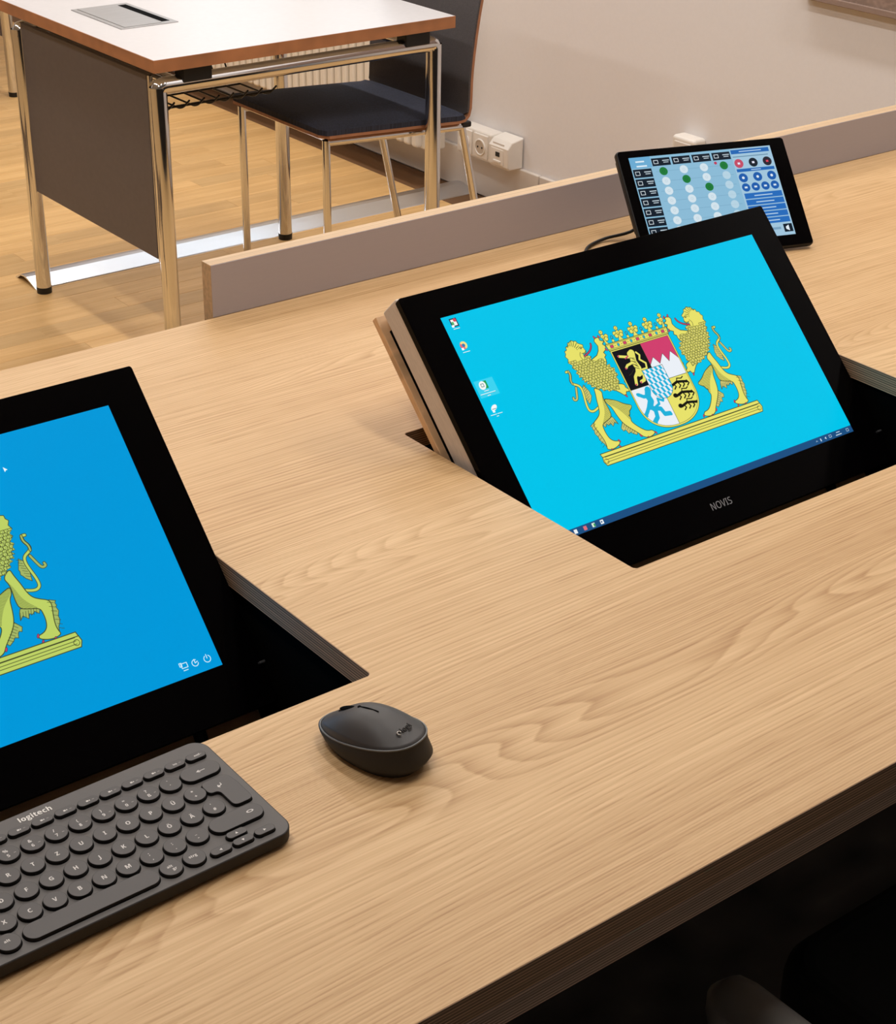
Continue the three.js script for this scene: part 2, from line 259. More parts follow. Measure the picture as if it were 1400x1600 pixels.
// ───────────── screens: the pictures on them ─────────────
const MM = 2048 / 452;                                              // canvas pixels per millimetre of display
const pts = (s) => s.split(' ').map((p) => p.split(',').map((v) => v / 10));
function crest(g, C) {
  const ink = '#3f4628', line = (w) => { g.lineWidth = w; g.strokeStyle = ink; g.lineJoin = g.lineCap = 'round'; };
  const path = (P, close = true, smooth = false) => {
    g.beginPath();
    if (smooth) { const n = P.length, m = (a, b) => [(a[0] + b[0]) / 2, (a[1] + b[1]) / 2]; g.moveTo(...m(P[n - 1], P[0])); for (let i = 0; i < n; i++) g.quadraticCurveTo(...P[i], ...m(P[i], P[(i + 1) % n])); } else P.forEach((p, i) => (i ? g.lineTo(...p) : g.moveTo(...p)));
    if (close) g.closePath();
  };
  const fill = (s, col, smooth, w = 0.75) => { path(pts(s), true, smooth); g.fillStyle = col; g.fill(); if (w) { line(w); g.stroke(); } };
  const stroke = (s, w, col) => {
    const P = pts(s); for (const [ww, cc] of [[w + 1.1, ink], [w, col]]) { g.beginPath(); g.moveTo(...P[0]); for (let i = 1; i < P.length - 1; i++) g.quadraticCurveTo(...P[i], (P[i][0] + P[i + 1][0]) / 2, (P[i][1] + P[i + 1][1]) / 2); g.lineTo(...P[P.length - 1]); g.lineWidth = ww; g.strokeStyle = cc; g.lineCap = g.lineJoin = 'round'; g.stroke(); }
  };
  const hatch = (P, step, dx, dy) => { g.save(); path(P, true, true); g.clip(); g.lineWidth = 0.3; g.strokeStyle = ink; g.globalAlpha = 0.8; for (let k = -60; k < 60; k++) { g.beginPath(); g.moveTo(P[0][0] - 60, P[0][1] + k * step - 60 * dy); g.lineTo(P[0][0] + 60, P[0][1] + k * step + 60 * dy); g.stroke(); } g.restore(); };
  const lion = () => {
    // tail
    stroke('3301,1110 3328,1177 3357,1240 3399,1234 3392,1207', 2.0, C.shade);
    fill('3239,1144 3195,1105 3189,1130 3179,1151 3172,1170 3167,1181 3160,1200 3167,1214 3161,1245 3175,1260 3190,1286 3234,1324 3250,1213', C.shade, false, 0.5);
    stroke('3154,1386 3218,1414 3279,1393 3279,1319 3250,1213 3239,1144 3254,1098 3323,1065 3329,1022 3294,969 3297,920 3330,923', 2.2, C.gold);
    stroke('3323,1065 3329,1022 3294,969 3297,920', 1.6, C.shade);
    // far hind leg
    fill('2951,1616 2999,1673 2982,1711 2960,1700 2947,1713 2935,1753 2905,1740 2888,1762 2842,1792 2819,1765', C.shade, false, 0.5);
    fill('3037,1312 2967,1337 2891,1372 2809,1437 2723,1469 2763,1512 2795,1520 2809,1567 2830,1560 2814,1601 2837,1629 2797,1694 2722,1770 2670,1790 2630,1790 2596,1835 2698,1862 2773,1838 2802,1792 2842,1749 2900,1689 2951,1616 2977,1514 2989,1420 3027,1375', C.gold, true);
    hatch(pts('3037,1312 2967,1337 2809,1437 2730,1470 2809,1567 2837,1629 2860,1560 2930,1450 3020,1375'), 0.9, 1, 0.06);
    // near hind leg
    fill('3300,1523 3354,1548 3340,1565 3347,1590 3335,1600 3345,1640 3323,1683 3325,1710 3310,1745 3290,1770 3280,1814 3269,1745 3287,1652', C.shade, false, 0.5);
    fill('3202,1569 3180,1610 3150,1580 3123,1600 3100,1585 3080,1625 3041,1586 3006,1620 3020,1560 3041,1521', C.shade, false, 0.5);
    fill('3091,1161 3102,1230 3131,1314 3148,1395 3177,1458 3235,1495 3300,1523 3312,1570 3287,1652 3269,1745 3275,1800 3290,1840 3200,1856 3104,1826 3090,1790 3151,1779 3192,1746 3210,1686 3211,1620 3202,1569 3120,1547 3041,1521 3030,1452 3036,1377 3037,1290 3008,1228', C.gold, true);
    hatch(pts('3008,1228 3037,1290 3030,1452 3041,1521 3120,1547 3202,1569 3150,1520 3090,1440 3060,1320'), 0.9, 1, 0.05);
    g.strokeStyle = ink; g.lineWidth = 0.35; for (let k = 0; k < 7; k++) { for (const [a, b, c, d] of [[328 + k * 0.2, 154 + k * 4, 333, 156 + k * 4], [303 + k * 2.4, 155.5, 301.5 + k * 2.4, 160.5], [321 + k * 0.5, 113 + k * 2.6, 317.4 + k * 0.4, 111 + k * 2.6], [295 - k * 1.8, 162 + k * 2, 298 - k * 1.6, 165 + k * 2]]) { g.beginPath(); g.moveTo(a, b); g.lineTo(c, d); g.stroke(); } }
    // forelegs
    fill('2863,1205 2863,1245 2787,1312 2752,1355 2724,1345 2715,1310 2683,1326 2655,1299 2700,1271 2690,1234 2759,1205', C.gold, true);
    fill('2960,877 2856,844 2810,800 2787,750 2805,689 2780,655 2727,660 2727,697 2680,719 2718,744 2692,776 2714,814 2755,835 2740,870 2770,890 2766,920 2795,966 2900,990', C.gold, false);
    // mane: body colour, scalloped edge, rows of locks
    const m = pts('2977,725 2965,690 3018,658 3030,628 3060,624 3085,608 3114,623 3140,625 3160,659 3190,665 3192,695 3226,705 3228,736 3250,760 3230,798 3250,835 3211,871 3230,900 3187,943 3215,965 3190,993 3200,1020 3157,1024 3185,1055 3160,1052 3165,1090 3115,1079 3145,1110 3105,1123 3110,1155 3067,1166 3050,1200 2997,1203 2985,1235 2938,1232 2915,1258 2871,1253 2845,1270 2816,1255 2780,1270 2770,1210 2735,1190 2748,1128 2710,1110 2731,1069 2715,1030 2760,1011 2750,975 2800,978 2770,945 2801,934 2800,900 2841,890 2900,905 2958,875 2932,838 2967,817 3008,816 3017,779 2985,790 2960,765');
    path(m); g.fillStyle = C.gold; g.fill(); line(0.6); g.stroke();
    g.save(); path(m); g.clip();
    for (let j = 0; j < 17; j++) for (let i = 0; i < 16; i++) { // overlapping locks
      const x = 267 + i * 3.9 + (j % 2) * 1.95 + 1.6 * (hash(i, j) - 0.5), y = 81 + j * 2.9 + 1.4 * (hash(j, i + 40) - 0.5); if (x > 296 && y < 84) continue;
      g.beginPath(); g.moveTo(x - 1.7, y - 1.6); g.quadraticCurveTo(x - 2.2, y + 1.4, x + 0.4, y + 3.0); g.quadraticCurveTo(x + 2.4, y + 1.0, x + 1.5, y - 1.8); g.closePath(); g.fillStyle = C.gold; g.fill(); g.lineWidth = 0.42; g.strokeStyle = ink; g.stroke();
      g.beginPath(); g.moveTo(x - 0.2, y - 1.2); g.quadraticCurveTo(x - 0.6, y + 0.8, x + 0.4, y + 2.2); g.quadraticCurveTo(x + 1.2, y + 0.6, x + 0.9, y - 1.2); g.fillStyle = C.shade; g.fill();
    }
    for (let k = 0; k < 9; k++) { const a = 2.6 + k * 0.36; g.beginPath(); g.moveTo(311 + 5 * Math.cos(a + Math.PI * 0.25), 70 + 4 * Math.sin(a)); g.quadraticCurveTo(314 + 8 * Math.cos(a), 69 + 7 * Math.sin(a), 313 + 11 * Math.cos(a + 0.3), 70 + 10 * Math.sin(a + 0.3)); g.lineWidth = 0.6; g.strokeStyle = ink; g.stroke(); }
    g.beginPath(); g.ellipse(301.5, 74, 4.2, 5, 0.3, 0, 7); g.fillStyle = C.gold; g.fill(); g.restore();
    line(0.5); g.beginPath(); g.moveTo(298, 72); g.quadraticCurveTo(301, 69, 304, 72); g.moveTo(299.5, 71.8); g.arc(301, 72.2, 0.6, 0, 7); g.moveTo(296.5, 76); g.quadraticCurveTo(299, 79, 303, 77.5); g.moveTo(304, 76); g.quadraticCurveTo(308, 80, 305, 84); g.stroke();
    stroke('3010,812 2953,797 2903,768 2871,733 2863,703', 1.3, C.red);
    for (const [x, y] of pts('2720,654 2672,711 2702,813 2779,648 2664,1215 2652,1305 2738,1358 3094,1790 3115,1852 3226,1860 2597,1832 2711,1862 2800,1812')) { g.beginPath(); g.ellipse(x, y, 1.0, 2.0, 0.5, 0, 7); g.fillStyle = C.red; g.fill(); line(0.35); g.stroke(); }
  };
  lion(); g.save(); g.translate(448.4, 0); g.scale(-1, 1); lion(); g.restore();
  // pedestal
  fill('1080,1860 3405,1860 3418,1905 1092,1905', C.gold, false);
  fill('1092,1900 3418,1900 3430,1945 3405,1998 1105,1998 1080,1950', C.gold, false);
  for (const y of [190.5, 193.4, 196.2]) { line(0.5); g.beginPath(); g.moveTo(112, y); g.lineTo(338, y); g.stroke(); }
  for (const x of [112, 338]) { line(0.5); g.beginPath(); g.arc(x, 195, 2.6, 0, 6); g.stroke(); }
  // shield
  const shield = () => { g.beginPath(); g.moveTo(181.5, 84); g.lineTo(266.8, 84); g.lineTo(266.8, 150); g.bezierCurveTo(266.8, 172, 250, 184.5, 224.2, 184.5); g.bezierCurveTo(198, 184.5, 181.5, 172, 181.5, 150); g.closePath(); };
  shield(); g.fillStyle = C.gold; g.fill(); line(0.6); g.stroke();
  g.save(); g.translate(224.2, 132); g.scale(0.955, 0.958); g.translate(-224.2, -132); shield(); line(0.7); g.stroke(); g.clip();
  g.fillStyle = '#15151a'; g.fillRect(178, 80, 46, 52); g.fillStyle = C.red2; g.fillRect(224, 80, 48, 52); g.fillStyle = C.white; g.fillRect(178, 132, 46, 60); g.fillStyle = C.gold; g.fillRect(224, 132, 48, 60);
  path([[224, 132], [224, 111], [232.5, 103], [238, 112.5], [247.5, 102], [252, 113], [259.4, 102], [270, 117], [270, 132]]); g.fillStyle = C.white; g.fill(); line(0.4); g.stroke();
  { // small crowned lion on black
    const k = (s, w, c) => { const P = pts(s); g.beginPath(); g.moveTo(...P[0]); for (let i = 1; i < P.length; i++) g.lineTo(...P[i]); g.lineWidth = w; g.strokeStyle = c; g.lineCap = g.lineJoin = 'round'; g.stroke(); };
    k('2070,910 2040,1010 2060,1100 2030,1160', 8, C.gold); k('2040,960 1960,935 1880,910', 3.2, C.gold); k('2020,1020 1930,1035 1900,1060', 3, C.gold); k('1990,1100 1930,1140 1890,1150', 0.1, C.gold);
    k('2050,1130 2090,1200 2060,1250 2010,1260', 4, C.gold); k('2020,1140 1960,1190 1930,1270', 4, C.gold); k('2100,1130 2170,1130 2190,1070 2130,1010 2160,960 2130,920', 2.4, C.gold);
    g.fillStyle = C.gold; g.beginPath(); g.ellipse(205, 92, 5, 4, 0, 0, 7); g.fill(); g.strokeStyle = '#15151a'; g.lineWidth = 0.6; for (let i = 0; i < 7; i++) { g.beginPath(); g.moveTo(201 + (i % 2) * 3, 96 + i * 2); g.lineTo(207, 98 + i * 2.2); g.stroke(); }
    k('2000,935 1950,955', 1.4, C.red); for (const [x, y] of pts('1870,905 1895,1065 1925,1275 2005,1265')) { g.beginPath(); g.arc(x, y, 1.2, 0, 7); g.fillStyle = C.red; g.fill(); }
    // blue panther
    k('2040,1370 2000,1440 2010,1500 1960,1560', 8, C.blue); k('2000,1440 1940,1430 1890,1395', 4.4, C.blue); k('1990,1510 1900,1600 1850,1640', 4.6, C.blue); k('1960,1555 2010,1620 1990,1700 1930,1740', 5.6, C.blue); k('2000,1590 2090,1620 2110,1690 2180,1700', 5.4, C.blue); k('2040,1580 2100,1560 2110,1500 2170,1540 2200,1500', 3, C.blue);
    for (const [x, y] of pts('1885,1395 1850,1640 1930,1745 2180,1705')) { g.fillStyle = C.blue; g.beginPath(); g.ellipse(x, y, 3.2, 2.2, 0.6, 0, 7); g.fill(); } g.fillStyle = C.blue; g.beginPath(); g.ellipse(203, 137, 3.6, 3, 0, 0, 7); g.fill();
    // three black lions passant on gold
    for (const y of [139, 152, 165]) { k(`2390,${y * 10 + 20} 2480,${y * 10 - 5} 2560,${y * 10 + 10} 2620,${y * 10 + 25}`, 3, '#16160f'); for (const x of [242, 249, 255, 262]) k(`${x * 10},${y * 10 + 10} ${x * 10 + 20},${y * 10 + 45} ${x * 10 - 15},${y * 10 + 70}`, 1.5, '#16160f'); k(`2480,${y * 10 - 10} 2500,${y * 10 - 45} 2560,${y * 10 - 30} 2590,${y * 10 - 45}`, 1.2, '#16160f'); g.fillStyle = '#16160f'; g.beginPath(); g.ellipse(237, y + 1, 3.2, 2.6, 0, 0, 7); g.fill(); }
  }
  line(0.5); g.beginPath(); g.moveTo(224, 80); g.lineTo(224, 190); g.moveTo(178, 132); g.lineTo(270, 132); g.stroke();
  g.restore();
  // inescutcheon of lozenges
  g.save(); g.beginPath(); g.moveTo(209.5, 115); g.lineTo(239, 115); g.lineTo(239, 137); g.bezierCurveTo(239, 146, 232, 151, 224.2, 151.5); g.bezierCurveTo(216, 151, 209.5, 146, 209.5, 137); g.closePath(); g.fillStyle = C.white; g.fill(); line(0.5); g.stroke(); g.clip();
  g.fillStyle = C.blue; for (let j = -1; j < 8; j++) for (let i = -2; i < 10; i++) { const x = 200 + i * 6.4 + j * 2.3 + (j & 1) * 3.2, y = 113 + j * 6.4; g.beginPath(); g.moveTo(x, y); g.lineTo(x + 3.2, y); g.lineTo(x + 5.5, y + 6.4); g.lineTo(x + 2.3, y + 6.4); g.closePath(); g.fill(); }
  g.restore();
  // crown: jewelled band, five leaves, pearls
  fill('1796,760 2690,760 2676,842 1810,842', C.gold, false);
  for (const y of [77.2, 82.6]) { line(0.4); g.beginPath(); g.moveTo(181, y); g.lineTo(268, y); g.stroke(); }
  for (let i = 0; i < 9; i++) { const x = 187 + i * 9.3; if (i % 2 === 0) { g.fillStyle = C.red2; g.fillRect(x - 2.2, 78.3, 4.4, 3.2); line(0.35); g.strokeRect(x - 2.2, 78.3, 4.4, 3.2); } else { g.fillStyle = C.blue; g.beginPath(); g.ellipse(x, 79.9, 1.5, 1.8, 0, 0, 7); g.fill(); line(0.35); g.stroke(); } g.fillStyle = ink; g.beginPath(); g.arc(x + 4.6, 79.9, 0.5, 0, 7); g.fill(); }
  for (let i = 0; i < 5; i++) {
    const x = 181.5 + i * 21.4, l = i === 0, r = i === 4; g.fillStyle = C.gold; line(0.5);
    g.beginPath(); g.moveTo(x - (l ? 0 : 4), 76); g.quadraticCurveTo(x - 1, 73, x - 1.1, 68); g.lineTo(x + 1.1, 68); g.quadraticCurveTo(x + 1, 73, x + (r ? 0 : 4), 76); g.closePath(); g.fill(); g.stroke();
    const lobes = [[0, -13.5], [-0.2, -8.5]]; if (!l) lobes.push([-4.6, -8], [-3.4, -5]); if (!r) lobes.push([4.6, -8], [3.4, -5]);
    for (const [dx, dy] of lobes) { g.beginPath(); g.arc(x + dx, 74 + dy + 1, 2.5, 0, 7); g.fillStyle = C.gold; g.fill(); g.stroke(); }
    g.beginPath(); g.arc(x, 66.5, 2.1, 0, 7); g.fill(); g.fillStyle = '#b9932f'; g.beginPath(); g.arc(x, 61.5, 0.8, 0, 7); g.arc(x, 67, 0.7, 0, 7); g.fill();
    if (i < 4) { g.fillStyle = C.blue; g.beginPath(); g.arc(x + 10.7, 70, 1.8, 0, 7); g.fill(); line(0.45); g.stroke(); g.fillStyle = C.gold; g.beginPath(); g.arc(x + 10.7, 74.2, 1.8, 0, 7); g.fill(); g.stroke(); }
  }
}
const desktop = canvasTex(2048, 1160, (g, W, H) => {
  g.fillStyle = '#00c3e9'; g.fillRect(0, 0, W, H); g.save(); g.scale(MM, MM);
  crest(g, { gold: '#e6e06a', shade: '#c9c272', red: '#c9406a', red2: '#cf3f6d', white: '#e9eef5', blue: '#1fb0d8' });
  // desktop icons with their small captions
  const cap = (x, y, w) => { g.fillStyle = 'rgba(255,255,255,.85)'; g.fillRect(x - w / 2, y, w, 0.9); g.fillStyle = 'rgba(20,60,80,.4)'; g.fillRect(x - w / 2, y + 0.9, w, 0.35); };
  g.fillStyle = '#23344f'; g.fillRect(8.6, 3.4, 9, 9.4); g.fillStyle = '#f0f2ee'; g.fillRect(9.8, 4.6, 6.6, 7); g.fillStyle = '#d9485a'; g.beginPath(); g.arc(15, 5.6, 2, 0, 7); g.fill(); g.fillStyle = '#4fae6b'; g.fillRect(9.8, 7.2, 2.8, 3.4); g.fillStyle = '#fff'; g.fillRect(8.6, 10.6, 3, 2.6); cap(13, 14.6, 8);
  g.lineWidth = 2.6; g.strokeStyle = '#e06a78'; g.beginPath(); g.arc(11.5, 34, 3.1, 1, 4.2); g.stroke(); g.strokeStyle = '#f4e08a'; g.beginPath(); g.arc(11.5, 34, 3.1, 4.2, 7.2); g.stroke(); g.fillStyle = '#2f7db8'; g.beginPath(); g.arc(11.5, 34, 1.9, 0, 7); g.fill(); g.fillStyle = '#fff'; g.fillRect(7.4, 36.4, 2.8, 2.6); cap(11.5, 41, 9);
  g.fillStyle = 'rgba(255,255,255,.24)'; g.fillRect(2.6, 73.8, 24, 19); g.fillStyle = '#1f9a55'; g.fillRect(12.6, 75.6, 4.6, 8.4); g.fillStyle = '#f3f5f3'; g.beginPath(); g.ellipse(11, 80, 4.2, 4.8, 0.4, 0, 7); g.fill(); g.lineWidth = 0.7; g.strokeStyle = '#6d8d8c'; g.strokeRect(9.4, 78.2, 3.2, 3.2); cap(13, 85.8, 6); cap(13.4, 88.6, 19); cap(13.4, 91.2, 4);
  g.fillStyle = '#f3f6f6'; g.beginPath(); g.ellipse(12, 105.4, 4.4, 2.6, -0.5, 0, 7); g.fill(); g.fillRect(8.4, 107.4, 3, 3); g.fillStyle = '#5b7c86'; g.fillRect(9, 106.4, 5, 0.6); cap(8, 112, 8); cap(16, 112, 6.4); cap(12, 114.4, 3);
  // task bar
  g.fillStyle = '#1d4f80'; g.fillRect(0, 248.2, 452, 8);
  for (const [x, c] of [[26, '#8fd0ee'], [36.6, '#e9eef2'], [49.2, '#d9717c'], [60.4, '#d9ecd9'], [71.7, '#f0f4f6']]) { g.fillStyle = c; g.fillRect(x - 2, 249.9, 4.2, 4.4); } g.fillStyle = '#3a5f8a'; g.fillRect(70.4, 251.2, 2, 1.6); g.fillStyle = '#2f9a58'; g.fillRect(60.6, 251, 2, 3);
  g.strokeStyle = g.fillStyle = '#c9dbe8'; g.lineWidth = 0.5; g.beginPath(); g.moveTo(392, 252.8); g.lineTo(393.2, 251.6); g.lineTo(394.4, 252.8); g.stroke(); g.fillRect(399, 250.6, 1.6, 3.4); g.beginPath(); g.moveTo(406, 252); g.lineTo(408.6, 250.4); g.lineTo(408.6, 253.8); g.closePath(); g.fill(); g.strokeRect(413.6, 250.6, 3.6, 2.6); g.fillRect(426, 250.1, 6, 0.9); g.fillRect(424, 253, 9.5, 1); g.strokeRect(442.4, 250.4, 3.4, 3); g.restore();
});
const login = canvasTex(2048, 1160, (g, W, H) => {
  g.fillStyle = '#0097d8'; g.fillRect(0, 0, W, H); g.save(); g.scale(MM, MM);
  crest(g, { gold: '#bdd064', shade: '#a3b565', red: '#bb3f70', red2: '#b93a6a', white: '#dfe9f2', blue: '#1b93cc' });
  g.strokeStyle = '#d6ecf8'; g.lineWidth = 0.75; g.lineCap = 'round';
  g.strokeRect(416, 243, 5.6, 4.2); g.strokeRect(414.6, 242.2, 2, 3.2); g.beginPath(); g.moveTo(416.6, 249.4); g.lineTo(420.8, 249.4); g.stroke();
  g.beginPath(); g.arc(429, 246.2, 2.9, 0.2, 5.2); g.stroke(); g.beginPath(); g.moveTo(429, 243); g.lineTo(429, 246.4); g.lineTo(431.6, 245.4); g.stroke();
  g.beginPath(); g.arc(441, 246.4, 3.1, -1, 4.2); g.moveTo(441, 242.4); g.lineTo(441, 246); g.stroke();
  g.fillStyle = '#f2f8fb'; g.beginPath(); g.moveTo(338.6, 29); g.lineTo(342, 32.4); g.lineTo(340.2, 32.6); g.lineTo(338.8, 34); g.closePath(); g.fill(); g.restore();
});
const control = canvasTex(1280, 800, (g, W, H) => {
  const X = (u) => u * W, Y = (v) => v * H, dot = (u, v, r, c) => { g.fillStyle = c; g.beginPath(); g.arc(X(u), Y(v), r, 0, 7); g.fill(); }, bar = (u0, v0, u1, v1, c) => { g.fillStyle = c; g.fillRect(X(u0), Y(v0), X(u1 - u0), Y(v1 - v0)); };
  bar(0, 0, 1, 1, '#8fc0dc'); bar(0, 0, 0.145, 0.12, '#6fb0d8'); bar(0.71, 0, 1, 1, '#a6cbe2');
  for (let i = 0; i < 7; i++) bar(0.16, 0.172 + i * 0.109, 0.69, 0.176 + i * 0.109, '#7aa9c6');
  for (let k = 0; k < 2; k++) bar(0.04, 0.042 + k * 0.05, 0.1 + k * 0.012, 0.058 + k * 0.05, '#e6f4fb');
  const tile = (u, v, w, h) => { bar(u, v, u + w, v + h, '#16212e'); g.lineWidth = 5; g.strokeStyle = '#dfe9f0'; g.strokeRect(X(u) + 18, Y(v) + Y(h) * 0.28, 36, Y(h) * 0.42); bar(u + w * 0.58, v + h * 0.3, u + w * 0.95, v + h * 0.42, '#c3d2dc'); bar(u + w * 0.62, v + h * 0.55, u + w * 0.9, v + h * 0.65, '#c3d2dc'); bar(u + w * 0.5, v, u + w * 0.51, v + h, '#0b131c'); };
  for (let i = 0; i < 4; i++) tile(0.15 + i * 0.1415, 0.027, 0.128, 0.085);
  for (let i = 0; i < 7; i++) tile(0.007, 0.132 + i * 0.107, 0.128, 0.092);
  for (let c = 0; c < 4; c++) for (let r = 0; r < 7; r++) {
    const on = c === r ? c < 3 : c === 3 && r === 0; if (c === 3 && r > 0) g.globalAlpha = 0.6; if (on) g.globalAlpha = 1;
    dot(0.214 + c * 0.1415, 0.175 + r * 0.1085, 36, on ? '#1f7d3b' : '#d9e9f2'); g.lineWidth = 3; g.strokeStyle = on ? '#17632d' : '#bcd3e0'; g.beginPath(); g.arc(X(0.214 + c * 0.1415), Y(0.175 + r * 0.1085), 10, 0, 7); g.stroke(); g.globalAlpha = 1;
  }
  dot(0.585, 0.141, 13, '#c2415f');
  bar(0.712, 0.016, 0.985, 0.062, '#2469b8'); bar(0.77, 0.034, 0.93, 0.044, '#bcd8f0'); bar(0.716, 0.09, 0.97, 0.1, '#6d93ae');
  for (const [u, c, d] of [[0.747, '#c9506a', '#eef'], [0.85, '#1b2430', '#eef'], [0.951, '#2a2733', '#e0435a']]) { dot(u, 0.17, 40, c); g.fillStyle = d; g.fillRect(X(u) - 11, Y(0.17) - 9, 22, 18); }
  bar(0.718, 0.232, 0.988, 0.266, '#2469b8'); bar(0.82, 0.245, 0.89, 0.254, '#bcd8f0');
  for (const u of [0.749, 0.852, 0.953]) { dot(u, 0.332, 40, '#1f5fb0'); dot(u, 0.332, 12, '#e8f2fa'); }
  for (const u of [0.749, 0.818, 0.888, 0.956]) { dot(u, 0.44, 37, '#1f5fb0'); g.fillStyle = '#dcebf7'; g.fillRect(X(u) - 13, Y(0.44) - 8, 26, 16); }
  for (let i = 0; i < 5; i++) { bar(0.722, 0.506 + i * 0.072, 0.99, 0.568 + i * 0.072, '#2a6fc0'); bar(0.79, 0.532 + i * 0.072, 0.92, 0.543 + i * 0.072, '#bcd8f0'); }
  bar(0.72, 0.905, 0.91, 0.93, '#7ea6c4'); bar(0.93, 0.878, 0.992, 0.966, '#16212e'); g.fillStyle = '#e8f2fa'; g.beginPath(); g.moveTo(X(0.945), Y(0.91)); g.lineTo(X(0.968), Y(0.89)); g.lineTo(X(0.968), Y(0.955)); g.lineTo(X(0.945), Y(0.935)); g.fill();
});
const screenMat = (map, k = 1) => phy({ color: hex('#020203'), roughness: 0.2, specularIntensity: 0.12, emissive: hex('#ffffff'), emissiveMap: map, emissiveIntensity: k });
function screenLight(parent, w, h, color, k, z) { const l = new THREE.RectAreaLight(color, k, w, h); l.position.set(0, 0, z); l.rotation.y = Math.PI; parent.add(l); return l; }
function plane(w, h) { return new THREE.PlaneGeometry(w, h); }

// ───────────── monitors that fold out of the desk ─────────────
function flipMonitor(x, z, label, map, glow, sTop, withName) {
  const t = thing('flip_monitor', label, 'monitor', [x, D, z]); t.rotation.x = -Math.PI / 4;     // local y runs up the glass, local z out of it
  const dy = sTop - 0.2;
  const glass = put('glass_front', flatFace(0.5255, 0.3345, 0.003, 0.0085).translate(0, 0.03275 + dy, -0.0085), M.glassBlack, t, 'black glass front with wide border');
  const sc = put('screen', plane(0.452, 0.256).translate(0, 0.0406 + dy, 0.0003), screenMat(map), t, withName ? 'cyan desktop picture with a coat of arms' : 'blue picture with a coat of arms');
  put('housing', rbox(0.5195, 0.322, 0.0305, 0.002, 0.0, 0.0425 + dy, -0.0243), M.housing, t, 'beige metal housing behind the glass');
  put('gap_shade_spacer', box(0.512, 0.30, 0.0085, 0.0, 0.035 + dy, -0.0437), M.blackMatte, t);  // black and set wide to paint the shade between lid and housing
  put('lid', rbox(0.5265, 0.343, 0.0085, 0.001, -0.001, 0.0325 + dy, -0.0521), [0, 1, 2, 3, 4, 5].map((i) => (i === 5 ? M.oak : M.beechEdge)), t, 'oak faced plywood lid on the back');
  for (const s of [-1, 1]) put('corner_stop', rbox(0.006, 0.0025, 0.006, 0.0008, s * 0.2605, -0.098 + dy, 0.001), M.stop, t);
  for (const s of [-1, 1]) put('hinge_arm', rod([s * 0.2, -0.08 + dy, -0.03], [s * 0.2, -0.215 + dy, -0.07], 0.006), M.black, t);
  const n = put('maker_name', text('NOVIS', 0.0078, sans, 0.0002, 1.0).translate(withName ? 0 : -0.0075, -0.1098 + dy, 0.0001), M.logoGrey, t, 'small grey letters NOVIS');
  const l = screenLight(t, 0.45, 0.255, glow, 0.22, 0.012); l.position.set(0, 0.0406 + dy, 0.012);
  return t;
}
M.stop = std({ color: hex('#3c3c3e'), roughness: 0.5 });
function flatFace(w, h, r, d) { return extrude(rrect(w, h, r), d, 0.0007, 2, 6); }
M.beechEdge = std({ map: dataTex(128, 64, (u, v, c) => { const t = 1 + 0.08 * n2(u * 20, v * 40) - (Math.abs((v * 3) % 1 - 0.5) < 0.12 ? 0.14 : 0); c[0] = 230 * t; c[1] = 186 * t; c[2] = 140 * t; }), roughness: 0.6 });
flipMonitor(0.4030, -1.1776, 'tilted black monitor at the left edge of the photo, blue screen behind the keyboard', login, new THREE.Color().setRGB(0.05, 0.35, 0.75), 0.197, false);
flipMonitor(1.2233, -1.1669, 'tilted black monitor in the middle of the desk, cyan screen with whole coat of arms', desktop, new THREE.Color().setRGB(0.05, 0.6, 0.85), 0.2, true);

